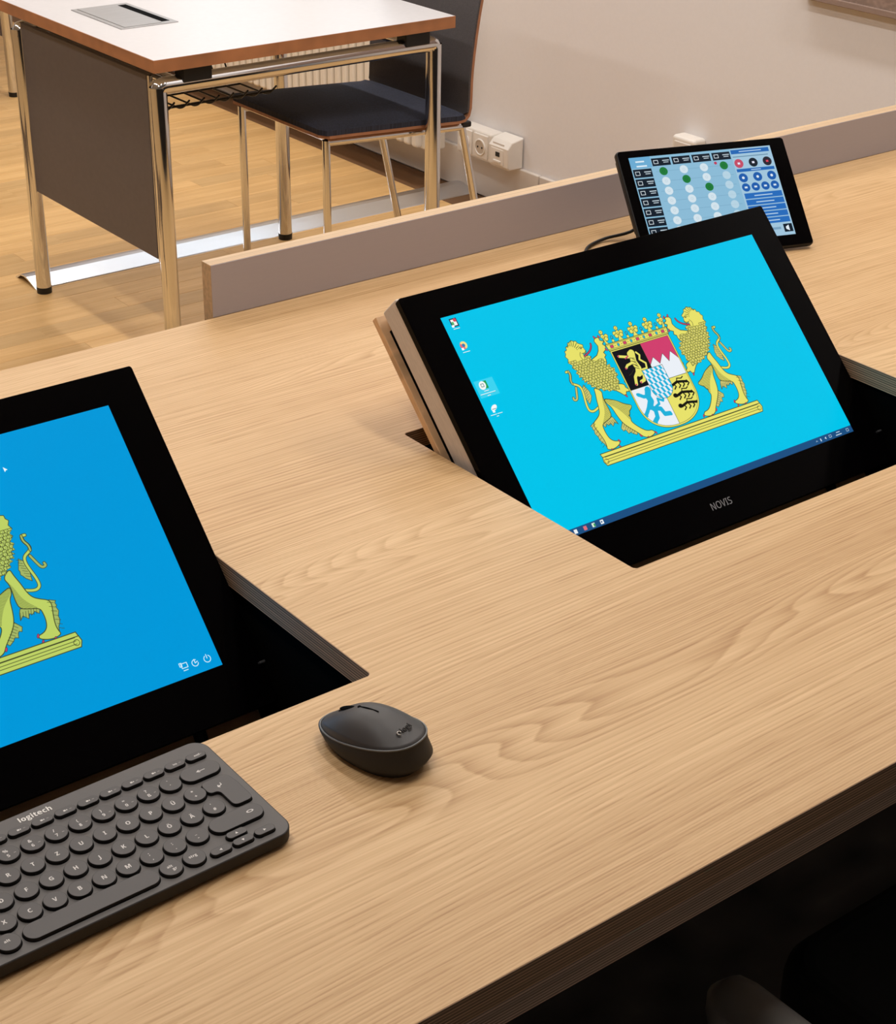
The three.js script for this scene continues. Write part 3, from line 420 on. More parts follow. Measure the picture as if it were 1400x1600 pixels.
// ───────────── small touch panel at the back of the desk ─────────────
{
  const yaw = -0.3085, tilt = 0.812, w = 0.2104, h = w / 1.6, ml = 0.0149, mr = 0.0243, mt = 0.0117, mb = 0.0161, th = 0.0095;
  const u = V(Math.cos(yaw), 0, -Math.sin(yaw)), b = V(Math.sin(yaw), 0, Math.cos(yaw)), v = b.clone().multiplyScalar(-Math.cos(tilt)).add(V(0, Math.sin(tilt), 0));
  const O = V(1.5526, D + 0.1145, -1.6045), base = O.clone().addScaledVector(u, w / 2).addScaledVector(v, -h - mb);
  const t = thing('touch_panel', 'small black touch panel with light blue control screen by the grey upstand', 'tablet', [base.x, D, base.z]); t.rotation.y = yaw;
  const p = new THREE.Group(); p.name = 'display_unit'; p.position.y = base.y - D; p.rotation.x = -(Math.PI / 2 - tilt); t.add(p);
  const W = w + ml + mr, H = h + mt + mb, cx = (mr - ml) / 2;
  put('casing', extrude(rrect(W, H, 0.005, cx, H / 2), th, 0.0025, 3).translate(0, 0, -th), M.black, p);
  put('rear_hump', rbox(W - 0.012, H - 0.05, 0.016, 0.005, cx, H / 2 + 0.022, -th - 0.0075), M.black, p);
  put('glass', extrude(rrect(W - 0.003, H - 0.003, 0.004, cx, H / 2), 0.0012, 0.0003).translate(0, 0, -0.0004), M.glassBlack, p);
  put('screen', plane(w, h).translate(0, mb + h / 2, 0.0011), screenMat(control, 0.92), p, 'light blue grid of buttons');
  put('stand', merge([span(-0.06, 0.06, 0.0003, 0.006, -0.13, -0.03, 0.002), rod([0, 0.004, -0.108], [0, 0.062, -0.094], 0.009)]), M.black, t);
  const inv = (x, y, z) => { const q = V(x, y, z).sub(V(base.x, 0, base.z)).applyAxisAngle(V(0, 1, 0), -yaw); return [q.x, q.y, q.z]; };
  put('power_cable', new THREE.TubeGeometry(new THREE.CatmullRomCurve3([[1.60, 0.035, -1.60], [1.575, 0.012, -1.607], [1.534, 0.004, -1.62], [1.497, 0.0025, -1.611], [1.47, 0.0025, -1.585], [1.455, 0.0025, -1.54]].map((q) => V(...inv(...q)))), 40, 0.0023, 8), M.black, t, 'thin black cable');
  const l = screenLight(t, w, h, new THREE.Color().setRGB(0.35, 0.6, 0.75), 0.15, 0.01); p.add(l); l.position.set(0, mb + h / 2, 0.012);
}

// ───────────── keyboard ─────────────
{
  const keys = [], pit = 0.0178, N = 8, cell = 128;
  const add = (x, z, w, h, a = '', b = '', kind = 'key') => { if (x - w / 2 > -0.137) keys.push({ x, z, w, h, a, b, kind }); };
  const X = 0.3645, lx = (wx) => wx - X;
  const R = 0.0156, zN = -0.0268, zQ = -0.0073, zA = 0.0121, zY = 0.0310, zB = 0.0483, zF = -0.0438;
  const fl = ['esc', '1', '2', '3', '⌂', '▭', '↩', '⏮', '▶', '⏭', '♪-', '♪', '♪+', '⌧', 'del'];
  for (let i = -7; i <= 8; i++) add(lx(0.3496 + 0.0174 * i), zF, 0.0155, 0.0072, ['▫', '◂◂', '▸||', '▸▸', '◂×', '◂', '◂)', 'ins', 'entf'][i] ?? '', '', 'pill_key');
  '^1234567890ß´'.split('').forEach((c, i) => add(lx(0.3865 + pit * (i - 8)), zN, R, R, c, '°!"§$%&/()=?`'[i]));
  add(lx(0.4822), zN - 0.0004, 0.0305, R, '←', '', 'wide_key');
  'QWERTZUIOPÜ+'.split('').forEach((c, i) => add(lx(0.3769 + pit * (i - 6)), zQ, R, R, c, c === '+' ? '*' : ''));
  'ASDFGHJKLÖÄ#'.split('').forEach((c, i) => add(lx(0.3802 + pit * (i - 6)), zA, R, R, c, c === '#' ? "'" : ''));
  '<YXCVBNM,.-'.split('').forEach((c, i) => add(lx(0.3908 + pit * (i - 7)), zY, R, R, c, { ',': ';', '.': ':', '-': '_', '<': '>' }[c] || ''));
  add(lx(0.4752), zY, 0.0415, R, '⇧', '', 'wide_key'); add(lx(0.4855), zQ + 0.01, 0.0235, 0.035, '↵', '', 'enter_key');
  add(lx(0.3549), zB + 0.0002, 0.0968, R * 0.97, '', '', 'space_bar'); add(lx(0.4132), zB, R, R, 'alt', 'gr'); add(lx(0.4310), zB, R, R, 'strg', '');
  add(lx(0.2962), zB, R, R, 'alt', ''); add(lx(0.2784), zB, R, R, 'fn', ''); add(lx(0.2606), zB, R, R, 'strg', ''); add(lx(0.2444), zB, 0.013, R, '', '');
  add(lx(0.4493), 0.0525, 0.0155, 0.0068, '◂', '', 'arrow_key'); add(lx(0.4669), 0.0442, 0.0155, 0.0066, '▴', '', 'arrow_key'); add(lx(0.4669), 0.0527, 0.0155, 0.0066, '▾', '', 'arrow_key'); add(lx(0.4843), 0.0525, 0.0155, 0.0068, '▸', '', 'arrow_key');
  const G = 10, tex = canvasTex(G * cell, G * cell, (g, W) => {
    g.fillStyle = '#555150'; g.fillRect(0, 0, W, W); g.textAlign = 'center'; g.textBaseline = 'middle'; g.fillStyle = '#d8d3cf'; g.strokeStyle = '#d8d3cf';
    keys.forEach((k, i) => {
      const x = (i % G) * cell + 64, y = Math.floor(i / G) * cell + 64; k.cx = x; k.cy = y;
      const tri = (dx, dy) => { g.beginPath(); g.moveTo(x + dx * 9, y + dy * 9); g.lineTo(x - dx * 6 - dy * 8, y - dy * 6 - dx * 8); g.lineTo(x - dx * 6 + dy * 8, y - dy * 6 + dx * 8); g.fill(); };
      g.font = `bold ${k.b ? 30 : 36}px sans-serif`; g.lineWidth = 4;
      if (k.kind === 'arrow_key') { const d = { '◂': [-1, 0], '▸': [1, 0], '▴': [0, -1], '▾': [0, 1] }[k.a]; tri(...d); return; }
      if (k.kind === 'pill_key') { g.font = 'bold 17px sans-serif'; if (/[a-z]/.test(k.a)) g.fillText(k.a === 'entf' ? '■ entf' : k.a, x, y); else { g.fillRect(x - 10, y - 6, 12, 11); g.fillRect(x + 5, y - 4, 6, 7); } g.fillStyle = '#8f8a87'; g.fillRect(x + 22, y - 2, 12, 4); g.fillStyle = '#d8d3cf'; return; }
      if (k.a === '←') { g.beginPath(); g.moveTo(x + 30, y); g.lineTo(x - 2, y); g.moveTo(x + 8, y - 9); g.lineTo(x - 3, y); g.lineTo(x + 8, y + 9); g.stroke(); return; }
      if (k.a === '↵') { g.beginPath(); g.moveTo(x + 6, y - 46); g.lineTo(x + 6, y - 36); g.lineTo(x - 16, y - 36); g.moveTo(x - 9, y - 43); g.lineTo(x - 17, y - 36); g.lineTo(x - 9, y - 29); g.stroke(); return; }
      if (k.a === '⇧') { g.beginPath(); g.arc(x + 48, y - 4, 8, 0, 7); g.stroke(); return; }
      if (k.a.length > 1) { g.font = 'bold 24px sans-serif'; g.fillText(k.a, x - 4, y - 8); if (k.b) g.fillText(k.b, x + 10, y + 16); return; }
      if (k.b) { g.font = 'bold 28px sans-serif'; g.fillText(k.b, x - 6, y - 18); g.fillText(k.a, x - 6, y + 18); if (/[0-9ß]/.test(k.a)) { g.fillStyle = '#99938f'; g.fillRect(x + 24, y + 10, 12, 4); g.fillStyle = '#d8d3cf'; } } else g.fillText(k.a, x, y);
    });
  });
  M.keySideShade = std({ color: hex('#1d1a19'), roughness: 0.7 });  // near black stands for the shade on the key walls
  const keyMat = std({ map: tex, roughness: 0.58 });
  const t = thing('keyboard', 'slim dark grey keyboard with round keys in front of the blue monitor', 'keyboard', [X, D, -0.8636]); t.rotation.y = 0.021;
  const deck = new THREE.Group(); deck.name = 'body'; t.add(deck);
  const tiltK = 0.046; deck.rotation.x = tiltK; deck.position.y = 0.0143;   // deck surface in the middle
  put('shell', flat(extrude(rrect(0.279, 0.1245, 0.0125), 0.0095, 0.0010, 3, 10)).translate(0, -0.0095, 0), [M.deck, M.deckSide], deck);
  put('battery_bar', rbox(0.25, 0.0065, 0.02, 0.002, 0, -0.0126, -0.048), M.deckSide, deck);
  put('rubber_foot', rbox(0.24, 0.0022, 0.006, 0.0005, 0, -0.0104, 0.054), M.deckSide, deck);
  keys.forEach((k) => {
    let s;
    if (k.kind === 'enter_key') { // tall key, wider at its top
      s = new THREE.Shape(); const P = [[-0.0117, 0.0172], [0.0098, 0.0172], [0.0118, 0.006], [0.0118, -0.0168], [-0.004, -0.0168], [-0.004, 0.0035], [-0.0117, 0.0035]];
      const V2 = P.map((p) => new THREE.Vector2(...p)), n = V2.length, r = 0.005;
      V2.forEach((p, i) => { const a = V2[(i + n - 1) % n], b = V2[(i + 1) % n], q0 = p.clone().add(a.clone().sub(p).setLength(Math.min(r, a.distanceTo(p) / 2))), q1 = p.clone().add(b.clone().sub(p).setLength(Math.min(r, b.distanceTo(p) / 2))); i ? s.lineTo(q0.x, q0.y) : s.moveTo(q0.x, q0.y); s.quadraticCurveTo(p.x, p.y, q1.x, q1.y); }); s.closePath();
    } else s = rrect(k.w, k.h, Math.min(k.w, k.h) / 2 - 0.00001);
    const g = extrude(s, 0.0030, 0.0003, 2, 10), p = g.attributes.position, uv = g.attributes.uv, px = cell / 0.0178, S = G * cell;
    for (let i = 0; i < p.count; i++) { const q = Math.max(-62, Math.min(62, p.getX(i) * px)), r = Math.max(-62, Math.min(62, p.getY(i) * px)); uv.setXY(i, (k.cx + q) / S, 1 - (k.cy - r) / S); }
    const m = put(k.kind, flat(g), [keyMat, M.keySideShade], deck); m.position.set(k.x, -0.0004, k.z);
    const ring = extrude((() => { const o = k.kind === 'enter_key' ? s : rrect(k.w + 0.0011, k.h + 0.0011, (Math.min(k.w, k.h) + 0.0011) / 2 - 0.00001); return o; })(), 0.0003, 0, 1, 10);
    const gap = put('key_gap', flat(ring), M.blackMatte, m); gap.position.y = 0.0004 - 0.0001; if (k.kind === 'enter_key') gap.scale.set(1.04, 1, 1.03);
  });
  put('maker_name', flat(text('logitech', 0.0047, sansBold, 0.00015)).translate(0.0025, 0, -0.0545), M.logoWhite, deck, 'white letters logitech');
}

// ───────────── mouse ─────────────
{
  const t = thing('computer_mouse', 'dark grey wireless mouse standing on the oak in front of the well', 'mouse', [0.6096, D, -0.8589]);
  t.rotation.y = -1.29;                                            // local −x is the front of the mouse
  const A = 0.0476, B = 0.0302, P = (f, k) => { // outline, f angle
    const c = Math.cos(f), s = Math.sin(f), e = 2 / 2.35, x = A * Math.sign(c) * Math.abs(c) ** e, wz = B * (0.93 + 0.09 * Math.sin((x / A) * 1.3)) * (x < 0 ? 1 - 0.10 * (x / A) ** 2 : 1);
    return [x * k, wz * Math.sign(s) * Math.abs(s) ** e * k];
  };
  const seam = (x) => 0.0200 + 0.0085 * Math.sin(Math.max(-1, Math.min(1, x / A)) * 1.2), crown = (x) => 0.0370 - 4.6 * (x - 0.009) ** 2;
  const NF = 64;
  const loft = (rings, capTop) => {
    const pos = [], idx = []; rings.forEach((r) => { for (let i = 0; i < NF; i++) { const f = (i / NF) * Math.PI * 2, [x, z] = P(f, typeof r.k === 'function' ? r.k(Math.cos(f)) : r.k); pos.push(x, typeof r.y === 'function' ? r.y(x, z) : r.y, z); } });
    for (let j = 0; j < rings.length - 1; j++) for (let i = 0; i < NF; i++) { const a = j * NF + i, b = j * NF + (i + 1) % NF, c = a + NF, d = b + NF; idx.push(a, c, b, b, c, d); }
    if (capTop) { const n = pos.length / 3, r = rings[rings.length - 1]; pos.push(0, r.top, 0); for (let i = 0; i < NF; i++) idx.push((rings.length - 1) * NF + i, n, (rings.length - 1) * NF + (i + 1) % NF); }
    const g = new THREE.BufferGeometry(); g.setAttribute('position', new THREE.Float32BufferAttribute(pos, 3)); g.setIndex(idx); g.setAttribute('uv', new THREE.Float32BufferAttribute(pos.flatMap((_, i) => (i % 3 === 0 ? [pos[i] * 20, pos[i + 2] * 20] : [])), 2)); g.computeVertexNormals(); return g;
  };
  const kS = (c, d = 0) => 0.93 - 0.05 * c + d;
  const capY = (x, z) => { const K = kS(x / A, -0.012), [ex, ez] = [x / (A * K), z / (B * K * 0.97)], s = Math.min(1, (Math.abs(ex) ** 2.35 + Math.abs(ez) ** 2.35) ** (1 / 2.35)); return seam(x) + 0.0006 + (crown(x) - seam(x)) * (1 - s ** 2.5); };
  put('side_skirt', loft([{ k: 0.5, y: 0.0004 }, { k: 0.84, y: 0.0004 }, { k: 0.87, y: 0.002 }, { k: 0.94, y: 0.0055 }, { k: 1.0, y: 0.0105 }, { k: (c) => kS(c, 0.035), y: (x) => (seam(x) + 0.0105) / 2 }, { k: (c) => kS(c, 0.008), y: (x) => seam(x) - 0.0008 }, { k: (c) => kS(c), y: (x) => seam(x) }, { k: (c) => kS(c, -0.04), y: (x) => seam(x) - 0.002 }]), M.mouseSkirt, t, 'near black rubber side');
  put('seam_line', new THREE.TubeGeometry(new THREE.CatmullRomCurve3(Array.from({ length: 60 }, (_, i) => { const f = (i / 60) * Math.PI * 2, [x, z] = P(f, kS(Math.cos(f), 0.004)); return V(x, seam(x) - 0.0004, z); }), true), 120, 0.00075, 6, true), M.seamGlint, t);
  put('top_shell', loft(Array.from({ length: 15 }, (_, j) => { const q = Math.sqrt(1 - j / 15); return { k: (c) => kS(c, -0.012) * q, y: (x, z) => (j === 0 ? seam(x) - 0.0006 : capY(x, z)), top: crown(0) + 0.0006 }; }), true), M.mouseTop, t);
  const on = (x, z, dy = 0) => V(x, capY(x, z) + dy, z);
  const line = (x0, x1, r, dy) => new THREE.TubeGeometry(new THREE.CatmullRomCurve3(Array.from({ length: 8 }, (_, i) => on(x0 + ((x1 - x0) * i) / 7, 0, dy))), 20, r, 8);
  put('button_split', line(-0.0135, 0.0045, 0.00055, -0.0001), M.blackMatte, t);
  const slot = new THREE.SphereGeometry(1, 20, 12).scale(0.0085, 0.0016, 0.0032); slot.rotateZ(0.40).translate(...on(-0.0245, 0, -0.0002).toArray());
  put('wheel_slot', slot, M.blackMatte, t);
  put('scroll_wheel', new THREE.CylinderGeometry(0.0085, 0.0085, 0.0036, 28).rotateX(Math.PI / 2).translate(...on(-0.0245, 0, -0.0084).toArray()), M.gloss, t);
  put('split_end', new THREE.SphereGeometry(0.0012, 10, 8).scale(1, 0.4, 1.4).translate(...on(-0.0138, 0, 0.0001).toArray()), M.blackMatte, t);
  const lg = new THREE.Group(); lg.name = 'maker_mark'; t.add(lg); const lp = on(0.029, 0, 0.0003); lg.position.copy(lp); lg.rotation.z = -0.16; lg.userData.label = 'glossy maker mark';
  put('ring_mark', new THREE.TorusGeometry(0.0017, 0.0006, 8, 20, 5).rotateX(Math.PI / 2).translate(0, 0.0002, 0.0068), M.logoGloss, lg);
  put('letters', flat(text('logi', 0.0046, sansBold, 0.0003)).rotateY(Math.PI / 2).translate(0, 0, -0.0015), M.gloss, lg);
}

// ───────────── white table behind the desk ─────────────
function courtTable(x0, z1, label, panelLow, full) {   // full: the near table with its fittings; the far one has its panel on the other side
  const w = 0.781, d = 0.745, H = 0.72, th = 0.027, t = thing('white_table', label, 'table', [x0 + w / 2, 0, z1 - d / 2]);
  const L = (g) => g.translate(-(x0 + w / 2), 0, -(z1 - d / 2));
  const x1 = x0 + w, z0 = z1 - d, lx0 = x0 + 0.026, lx1 = x1 - 0.034, lz1 = z1 - 0.036, lz0 = z0 + 0.048, r = 0.0185, panelX = full ? lx0 + 0.002 : lx1;
  put('table_top', L(span(x0 + 0.001, x1 - 0.001, H - th, H, z0 + 0.001, z1 - 0.001, 0.001)), M.whiteTop, t, 'white laminate top');
  const rim = new THREE.Shape(); rim.moveTo(x0, -z1); rim.lineTo(x1, -z1); rim.lineTo(x1, -z0); rim.lineTo(x0, -z0); rim.closePath(); const hole = new THREE.Path(); const e = 0.0012; hole.moveTo(x0 + e, -z1 + e); hole.lineTo(x0 + e, -z0 - e); hole.lineTo(x1 - e, -z0 - e); hole.lineTo(x1 - e, -z1 + e); hole.closePath(); rim.holes.push(hole);
  put('edge_band', L(flat(extrude(rim, th - 0.0006)).translate(0, H - th, 0)), M.tableEdge, t, 'brown wood edge');
  for (const [x, z] of [[lx0, lz1], [lx1, lz1], [lx0, lz0], [lx1, lz0]]) {
    const l = put('leg', L(rod([x, 0.014, z], [x, 0.655, z], r, 24)), M.chrome, t); put('foot_cap', L(new THREE.CylinderGeometry(r + 0.0008, r, 0.016, 24).translate(x, 0.008, z)), M.black, l);
  }
  for (const z of [lz1, lz0]) put('frame_rail', L(tube([[lx0, 0.63, z], [lx0, 0.656, z], [lx1, 0.656, z], [lx1, 0.63, z]], r, 0.024, 20)), M.chrome, t);
  for (const x of [lx0 + 0.05, lx1 - 0.05]) put('frame_rail', L(rod([x, 0.656, lz1 - 0.02], [x, 0.656, lz0 + 0.02], 0.012)), M.chrome, t);
  for (const [x, z] of [[lx0 + 0.085, lz1], [lx1 - 0.06, lz1], [lx0 + 0.085, lz0], [lx1 - 0.06, lz0]]) put('spacer_block', L(span(x - 0.035, x + 0.035, 0.66, H - th, z - 0.017, z + 0.0195, 0.003)), M.black, t);
  put('side_panel', L(span(panelX - 0.006, panelX + 0.006, panelLow, 0.672, lz0 + 0.02, lz1 - 0.042, 0.001)), M.taupe, t, 'dark grey side panel');
  for (const z of [lz1 - 0.037, lz0 + 0.017]) put('panel_clip', L(rod([panelX, panelLow - 0.004, z], [panelX, 0.672, z], 0.006, 12)), M.chrome, t);
  if (!full) return t;
  const g = put('cable_flap', L(span(1.778, 1.92, H - 0.001, H + 0.0018, -3.682, -3.442, 0.0008)), M.aluPlate, t, 'grey metal cable flap set in the top');
  put('flap_lid', L(span(1.79, 1.882, H + 0.0016, H + 0.003, -3.675, -3.45, 0.0006)), M.aluPlate, g); put('flap_slot', L(span(1.888, 1.908, H + 0.0012, H + 0.0022, -3.664, -3.46)), M.blackMatte, g);
  // wire basket under the top
  const b = put('cable_basket', L(merge([[0.568, -3.33], [0.568, -3.42], [0.585, -3.47], [0.64, -3.49], [0.58, -3.285]].map(([y, z]) => rod([1.79, y, z], [2.06, y, z], 0.0022, 6)))), M.wire, t, 'black wire cable basket');
  for (let i = 0; i < 8; i++) { const x = 1.80 + i * 0.037; put('basket_wire', L(tube([[x, 0.595, -3.265], [x, 0.568, -3.30], [x, 0.568, -3.44], [x, 0.595, -3.485], [x, 0.69, -3.495]], 0.0022, 0.02, 6, 40)), M.wire, b); }
  for (const [z, s] of [[-3.3, 0.03], [-3.37, 0.05], [-3.48, 0.04], [-3.52, 0.03], [-3.62, 0.05], [-3.72, 0.04]]) put('loose_cable', L(new THREE.TubeGeometry(new THREE.CatmullRomCurve3([V(lx0 + 0.02, 0.69, z - s), V(lx0 + 0.015, 0.677, z - s * 0.4), V(lx0 + 0.02, 0.682, z), V(lx0 + 0.014, 0.676, z + s * 0.5), V(lx0 + 0.03, 0.69, z + s)]), 24, 0.0035, 6)), M.wire, t);
  put('hanging_clip', L(merge([span(lx1 + 0.018, lx1 + 0.034, 0.585, 0.655, lz0 - 0.01, lz0 + 0.006, 0.003), span(lx1 + 0.02, lx1 + 0.03, 0.56, 0.585, lz0 - 0.006, lz0 + 0.004, 0.002)])), M.black, t);
  return t;
}
courtTable(1.697, -3.155, 'white table with chrome legs and grey side panel right behind the desk', 0.268, true);
courtTable(1.749, -5.634, 'farther white table, only a chrome leg and dark panel showing at the upper left', 0.2, false);

// ───────────── upholstered chair at the table ─────────────
{
  const t = thing('chair', 'dark upholstered chair with bent plywood shell and chrome legs pushed under white table', 'chair', [2.37, 0, -3.415]);
  const L = (g) => g.translate(-2.37, 0, 3.415);
  const zn = -3.21, zf = -3.62, zc = (zn + zf) / 2, W = zn - zf;
  // shell profile in (x, y): seat from front to bend, then up the back
  const prof = [[2.145, 0.468], [2.2, 0.4655], [2.30, 0.4595], [2.40, 0.4535], [2.50, 0.4475], [2.548, 0.4455], [2.566, 0.451], [2.577, 0.468], [2.580, 0.50], [2.582, 0.56], [2.592, 0.645], [2.608, 0.735], [2.63, 0.82], [2.655, 0.885]];
  const curve = new THREE.CatmullRomCurve3(prof.map(([x, y]) => V(x, y, 0)));
  const slab = (u0, u1, off, th, width, r, crownH = 0) => { // sheet following the curve, rounded corners by narrowing at its ends
    const n = 44, m = 12, pos = [], idx = [], uv = [], side = []; const total = curve.getLength() * (u1 - u0);
    for (let i = 0; i <= n; i++) {
      const f = i / n, u = u0 + (u1 - u0) * f, p = curve.getPointAt(u), tg = curve.getTangentAt(u), nx = -tg.y, ny = tg.x, e = Math.min(f, 1 - f) * total;
      const hw = width / 2 - (e < r ? r - Math.sqrt(Math.max(0, r * r - (r - e) ** 2)) : 0);
      for (let k = 0; k < 2; k++) for (let j = 0; j <= m; j++) { const q = (j / m) * 2 - 1, bul = k ? crownH * Math.sqrt(Math.max(0, 1 - q ** 4)) * Math.sqrt(clamp(e / 0.03)) : 0, o = off + (k ? th + bul : 0); pos.push(p.x + nx * o, p.y + ny * o, zc + q * hw); uv.push(f * total * 4, q * hw * 4); }
    }
    const row = 2 * (m + 1), I = (i, k, j) => i * row + k * (m + 1) + j;
    for (let i = 0; i < n; i++) { for (let j = 0; j < m; j++) { idx.push(I(i, 1, j), I(i, 1, j + 1), I(i + 1, 1, j), I(i + 1, 1, j), I(i, 1, j + 1), I(i + 1, 1, j + 1)); idx.push(I(i, 0, j), I(i + 1, 0, j), I(i, 0, j + 1), I(i + 1, 0, j), I(i + 1, 0, j + 1), I(i, 0, j + 1)); } for (const j of [0, m]) { const a = [I(i, 0, j), I(i, 1, j), I(i + 1, 0, j), I(i + 1, 0, j), I(i, 1, j), I(i + 1, 1, j)]; idx.push(...(j ? a : a.reverse())); } }
    for (const i of [0, n]) for (let j = 0; j < m; j++) { const a = [I(i, 0, j), I(i, 0, j + 1), I(i, 1, j), I(i, 1, j), I(i, 0, j + 1), I(i, 1, j + 1)]; idx.push(...(i ? a.reverse() : a)); }
    const g = new THREE.BufferGeometry(); g.setAttribute('position', new THREE.Float32BufferAttribute(pos, 3)); g.setAttribute('uv', new THREE.Float32BufferAttribute(uv, 2)); g.setIndex(idx); return toCreasedNormals(g, 0.7);
  };
  put('shell', L(slab(0, 1, 0.003, 0.007, W, 0.02)), M.beechPly, t, 'bent plywood shell, brown edge');
  put('seat_pad', L(slab(0.001, 0.497, 0.0102, 0.012, W + 0.001, 0.02, 0.006)), M.fabric, t, 'dark navy seat pad');
  put('back_pad', L(slab(0.497, 0.997, 0.0102, 0.005, W - 0.001, 0.012, 0.003)), M.backFabric, t, 'charcoal back pad');
  const r = 0.0095, n1 = zn - 0.022, f1 = zf + 0.022;
  for (const z of [n1, f1]) {
    put('seat_rail', L(rod([2.168, 0.4575, z], [2.565, 0.4335, z], r)), M.chrome, t);
    const fl = put('front_leg', L(rod([2.168, 0.012, z], [2.168, 0.462, z], r)), M.chrome, t); put('foot_cap', L(new THREE.CylinderGeometry(r + 0.001, r, 0.014, 16).translate(2.168, 0.007, z)), M.black, fl);
    const rl = put('rear_leg', L(rod([2.66, 0.012, z], [2.563, 0.434, z], r)), M.chrome, t); put('foot_cap', L(new THREE.CylinderGeometry(r + 0.001, r, 0.014, 16).translate(2.661, 0.007, z)), M.black, rl);
    put('rail_joint', L(rbox(0.03, 0.014, 0.02, 0.004, 2.572, 0.438, z)), M.black, t);
  }
  for (const x of [2.19, 2.54]) put('cross_bar', L(rod([x, x < 2.3 ? 0.455 : 0.434, n1], [x, x < 2.3 ? 0.455 : 0.434, f1], 0.007)), M.chrome, t);
}

// ───────────── along the right wall ─────────────
{
  const z0 = -5.85, z1 = -3.97, t = thing('radiator', 'white ribbed radiator on the wall behind the chair', 'radiator', [3.07, 0, (z0 + z1) / 2]), L = (g) => g.translate(-3.07, 0, -(z0 + z1) / 2);
  put('back_panel', L(span(3.028, 3.09, 0.118, 0.70, z0, z1, 0.006)), M.radiator, t);
  const n = Math.floor((z1 - z0) / 0.04), rib = L(rbox(0.026, 0.575, 0.03, 0.010, 3.02, 0.41, z0 + 0.03, 3));
  for (let i = 0; i < n; i++) put('rib', rib, M.radiator, t).position.z = i * 0.04;
  put('top_grille', L(span(3.012, 3.09, 0.70, 0.708, z0 - 0.002, z1 + 0.002, 0.003)), M.radiator, t);
  for (const z of [z0 + 0.25, z1 - 0.25]) put('wall_bracket', L(span(3.088, WX - 0.001, 0.3, 0.55, z - 0.02, z + 0.02)), M.radiator, t);
}
{
  const t = thing('wall_socket', 'white double power socket low on the wall behind the chair leg', 'socket', [WX, 0.165, -3.842]);
  put('socket_box', rbox(0.05, 0.086, 0.16, 0.008, -0.0252, 0, 0), M.whitePlastic, t);
  for (const dz of [-0.036, 0.037]) {
    const f = put('socket_face', rbox(0.006, 0.07, 0.064, 0.003, -0.052, 0, dz), M.whitePlastic, t);
    put('socket_ring', new THREE.TorusGeometry(0.022, 0.0028, 8, 32).rotateY(Math.PI / 2).translate(-0.0555, -0.003, dz), M.whitePlastic, f);
    put('socket_well', new THREE.CylinderGeometry(0.0205, 0.0205, 0.002, 28).rotateZ(Math.PI / 2).translate(-0.0548, -0.003, dz), M.socketDark, f);
    for (const e of [-1, 1]) put('socket_hole', new THREE.CylinderGeometry(0.003, 0.003, 0.003, 10).rotateZ(Math.PI / 2).translate(-0.0552, -0.003, dz + e * 0.0095), M.black, f);
  }
}
{
  const t = thing('data_outlet', 'white network outlet box with one dark port beside the power socket', 'outlet', [WX, 0.165, -3.715]);
  const s = new THREE.Shape(); s.moveTo(0, -0.042); s.lineTo(0, 0.046); s.lineTo(-0.042, 0.038); s.lineTo(-0.058, 0.02); s.lineTo(-0.056, -0.034); s.lineTo(-0.05, -0.042); s.closePath();
  put('outlet_box', extrude(s, 0.086, 0.004, 3).translate(-0.004, 0, -0.043), M.whitePlastic, t);
  put('label_strip', rbox(0.002, 0.008, 0.05, 0.0008, -0.057, 0.026, -0.004), M.trim, t); put('cover_plate', rbox(0.005, 0.046, 0.056, 0.002, -0.0605, -0.008, -0.004), M.whitePlastic, t);
  put('data_port', rbox(0.002, 0.013, 0.018, 0.0008, -0.0635, -0.001, 0.0), M.black, t); put('port_shutter', rbox(0.006, 0.008, 0.034, 0.0025, -0.063, -0.022, -0.002), M.whitePlastic, t);
}
{
  const t = thing('junction_box', 'small white box on the wall just above the grey upstand', 'outlet', [WX, 0.33, -3.0]);
  put('box_body', rbox(0.044, 0.086, 0.082, 0.009, -0.022, 0, -0.008), M.whitePlastic, t); put('box_lid', rbox(0.004, 0.06, 0.056, 0.0015, -0.045, 0, -0.008), M.trim, t);
}
{
  const t = thing('taupe_slab', 'flat taupe slab on the right wall, only a lower corner at the top right', 'board', [WX - 0.0015, 0.768, -2.0]);  // plain taupe slab with narrow edges, darker than the wall
  put('board_face', span(-0.022, -0.004, 0.012, 0.9, -0.68, 0.7), M.taupe_slab, t); 
  for (const g of [span(-0.026, 0, 0, 0.014, -0.694, 0.714, 0.002), span(-0.026, 0, 0.9, 0.914, -0.694, 0.714, 0.002), span(-0.026, 0, 0.014, 0.9, -0.694, -0.68, 0.002), span(-0.026, 0, 0.014, 0.9, 0.7, 0.714, 0.002)]) put('board_edge', g, M.taupe_slab, t);
}
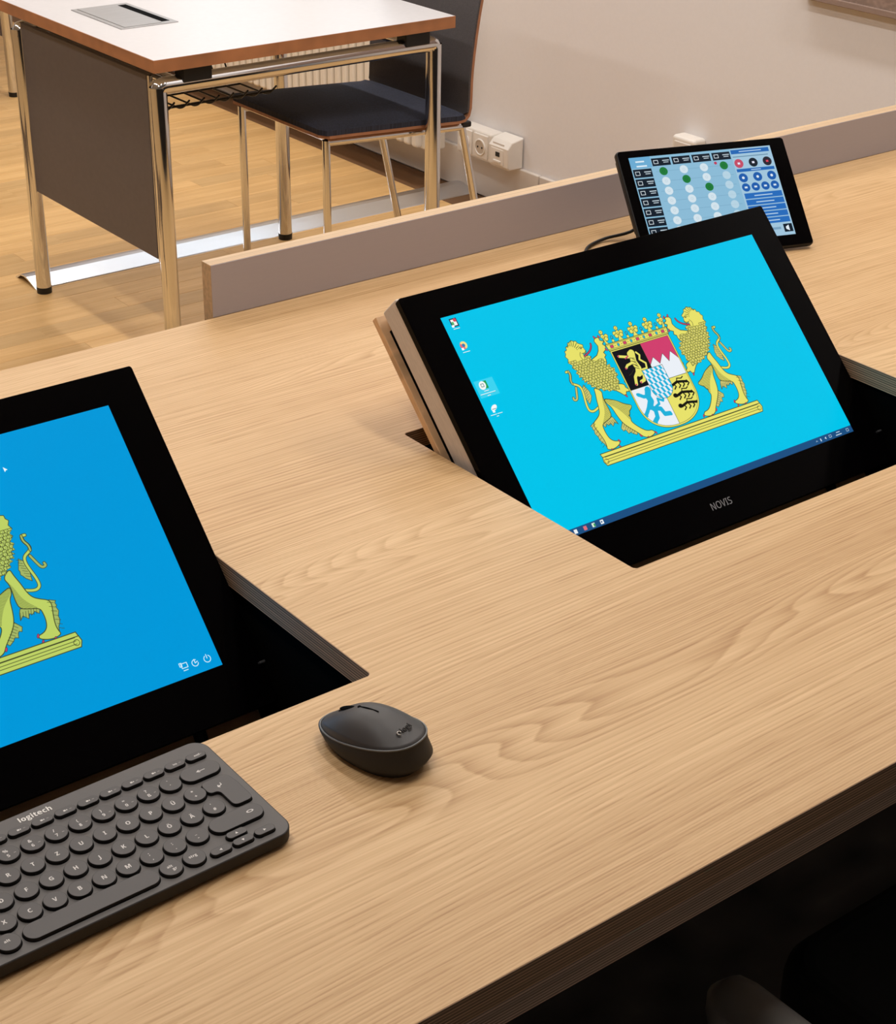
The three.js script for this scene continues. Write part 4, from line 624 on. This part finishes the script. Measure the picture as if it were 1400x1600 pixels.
{
  const t = thing('cable_cover', 'silver metal cable cover strip on the floor between the legs and the wall', 'cable cover', [2.42, 0, -3.935]);
  const s = new THREE.Shape(), o = [[-0.060, 0], [-0.058, 0.003], [-0.03, 0.0165], [-0.012, 0.019], [0.004, 0.0185], [0.024, 0.0125], [0.056, 0.002], [0.058, 0]];
  o.forEach(([z, y], i) => (i ? s.lineTo(z, y) : s.moveTo(z, y))); s.lineTo(0.05, 0); s.lineTo(0.02, 0.0095); s.lineTo(-0.008, 0.0155); s.lineTo(-0.03, 0.0130); s.lineTo(-0.052, 0); s.closePath();
  const g = extrude(s, 1.42).rotateY(-Math.PI / 2).scale(1, 1, 1); g.translate(1.42 - 0.708, 0, 0); // shape x → z
  put('metal_profile', g, M.alu, t); put('inner_channel', span(-0.69, 0.70, 0, 0.0045, -0.035, 0.03), M.black, t);
}

// ───────────── office chair in front of the desk ─────────────
{
  const t = thing('office_chair', 'black office chair under the front edge at the lower right', 'chair', [1.19, 0, -0.5]), L = (g) => g.translate(-1.19, 0, 0.5);
  put('seat', L(flat(extrude(rrect(0.50, 0.47, 0.06, 1.192, 0.508), 0.075, 0.025, 4)).translate(0, 0.432, 0)), M.chairBlack, t);
  put('backrest', L(extrude(rrect(0.46, 0.52, 0.09, 1.195, 0.90), 0.05, 0.02, 3).rotateX(-0.12).translate(0, 0, -0.11)), M.chairBlack, t);
  put('back_bar', L(tube([[1.195, 0.45, -0.4], [1.195, 0.42, -0.2], [1.195, 0.75, -0.2]], 0.018, 0.06)), M.chairBlack, t);
  for (const s of [-1, 1]) { const x = s < 0 ? 0.796 : 1.58, xi = s < 0 ? 0.97 : 1.42; const a = put('armrest', L(tube([[xi, 0.45, -0.46], [x, 0.47, -0.47], [x, 0.57, -0.635], [x, 0.614, -0.655], [x, 0.618, -0.40], [x, 0.61, -0.27], [x, 0.47, -0.36], [xi, 0.45, -0.40]], 0.019, 0.055, 16, 140)), M.armPad, t); }
  put('gas_lift', L(rod([1.195, 0.08, -0.5], [1.195, 0.44, -0.5], 0.028)), M.black, t);
  for (let i = 0; i < 5; i++) { const a = (i / 5) * Math.PI * 2 + 0.3, x = 1.195 + 0.3 * Math.cos(a), z = -0.5 + 0.3 * Math.sin(a); const l = put('base_arm', L(rod([1.195, 0.11, -0.5], [x, 0.075, z], 0.02)), M.black, t); put('castor', L(new THREE.CylinderGeometry(0.029, 0.029, 0.04, 20).rotateX(Math.PI / 2).rotateY(-a).translate(x, 0.029, z)), M.black, l); }
}

renderer.render(scene, camera);
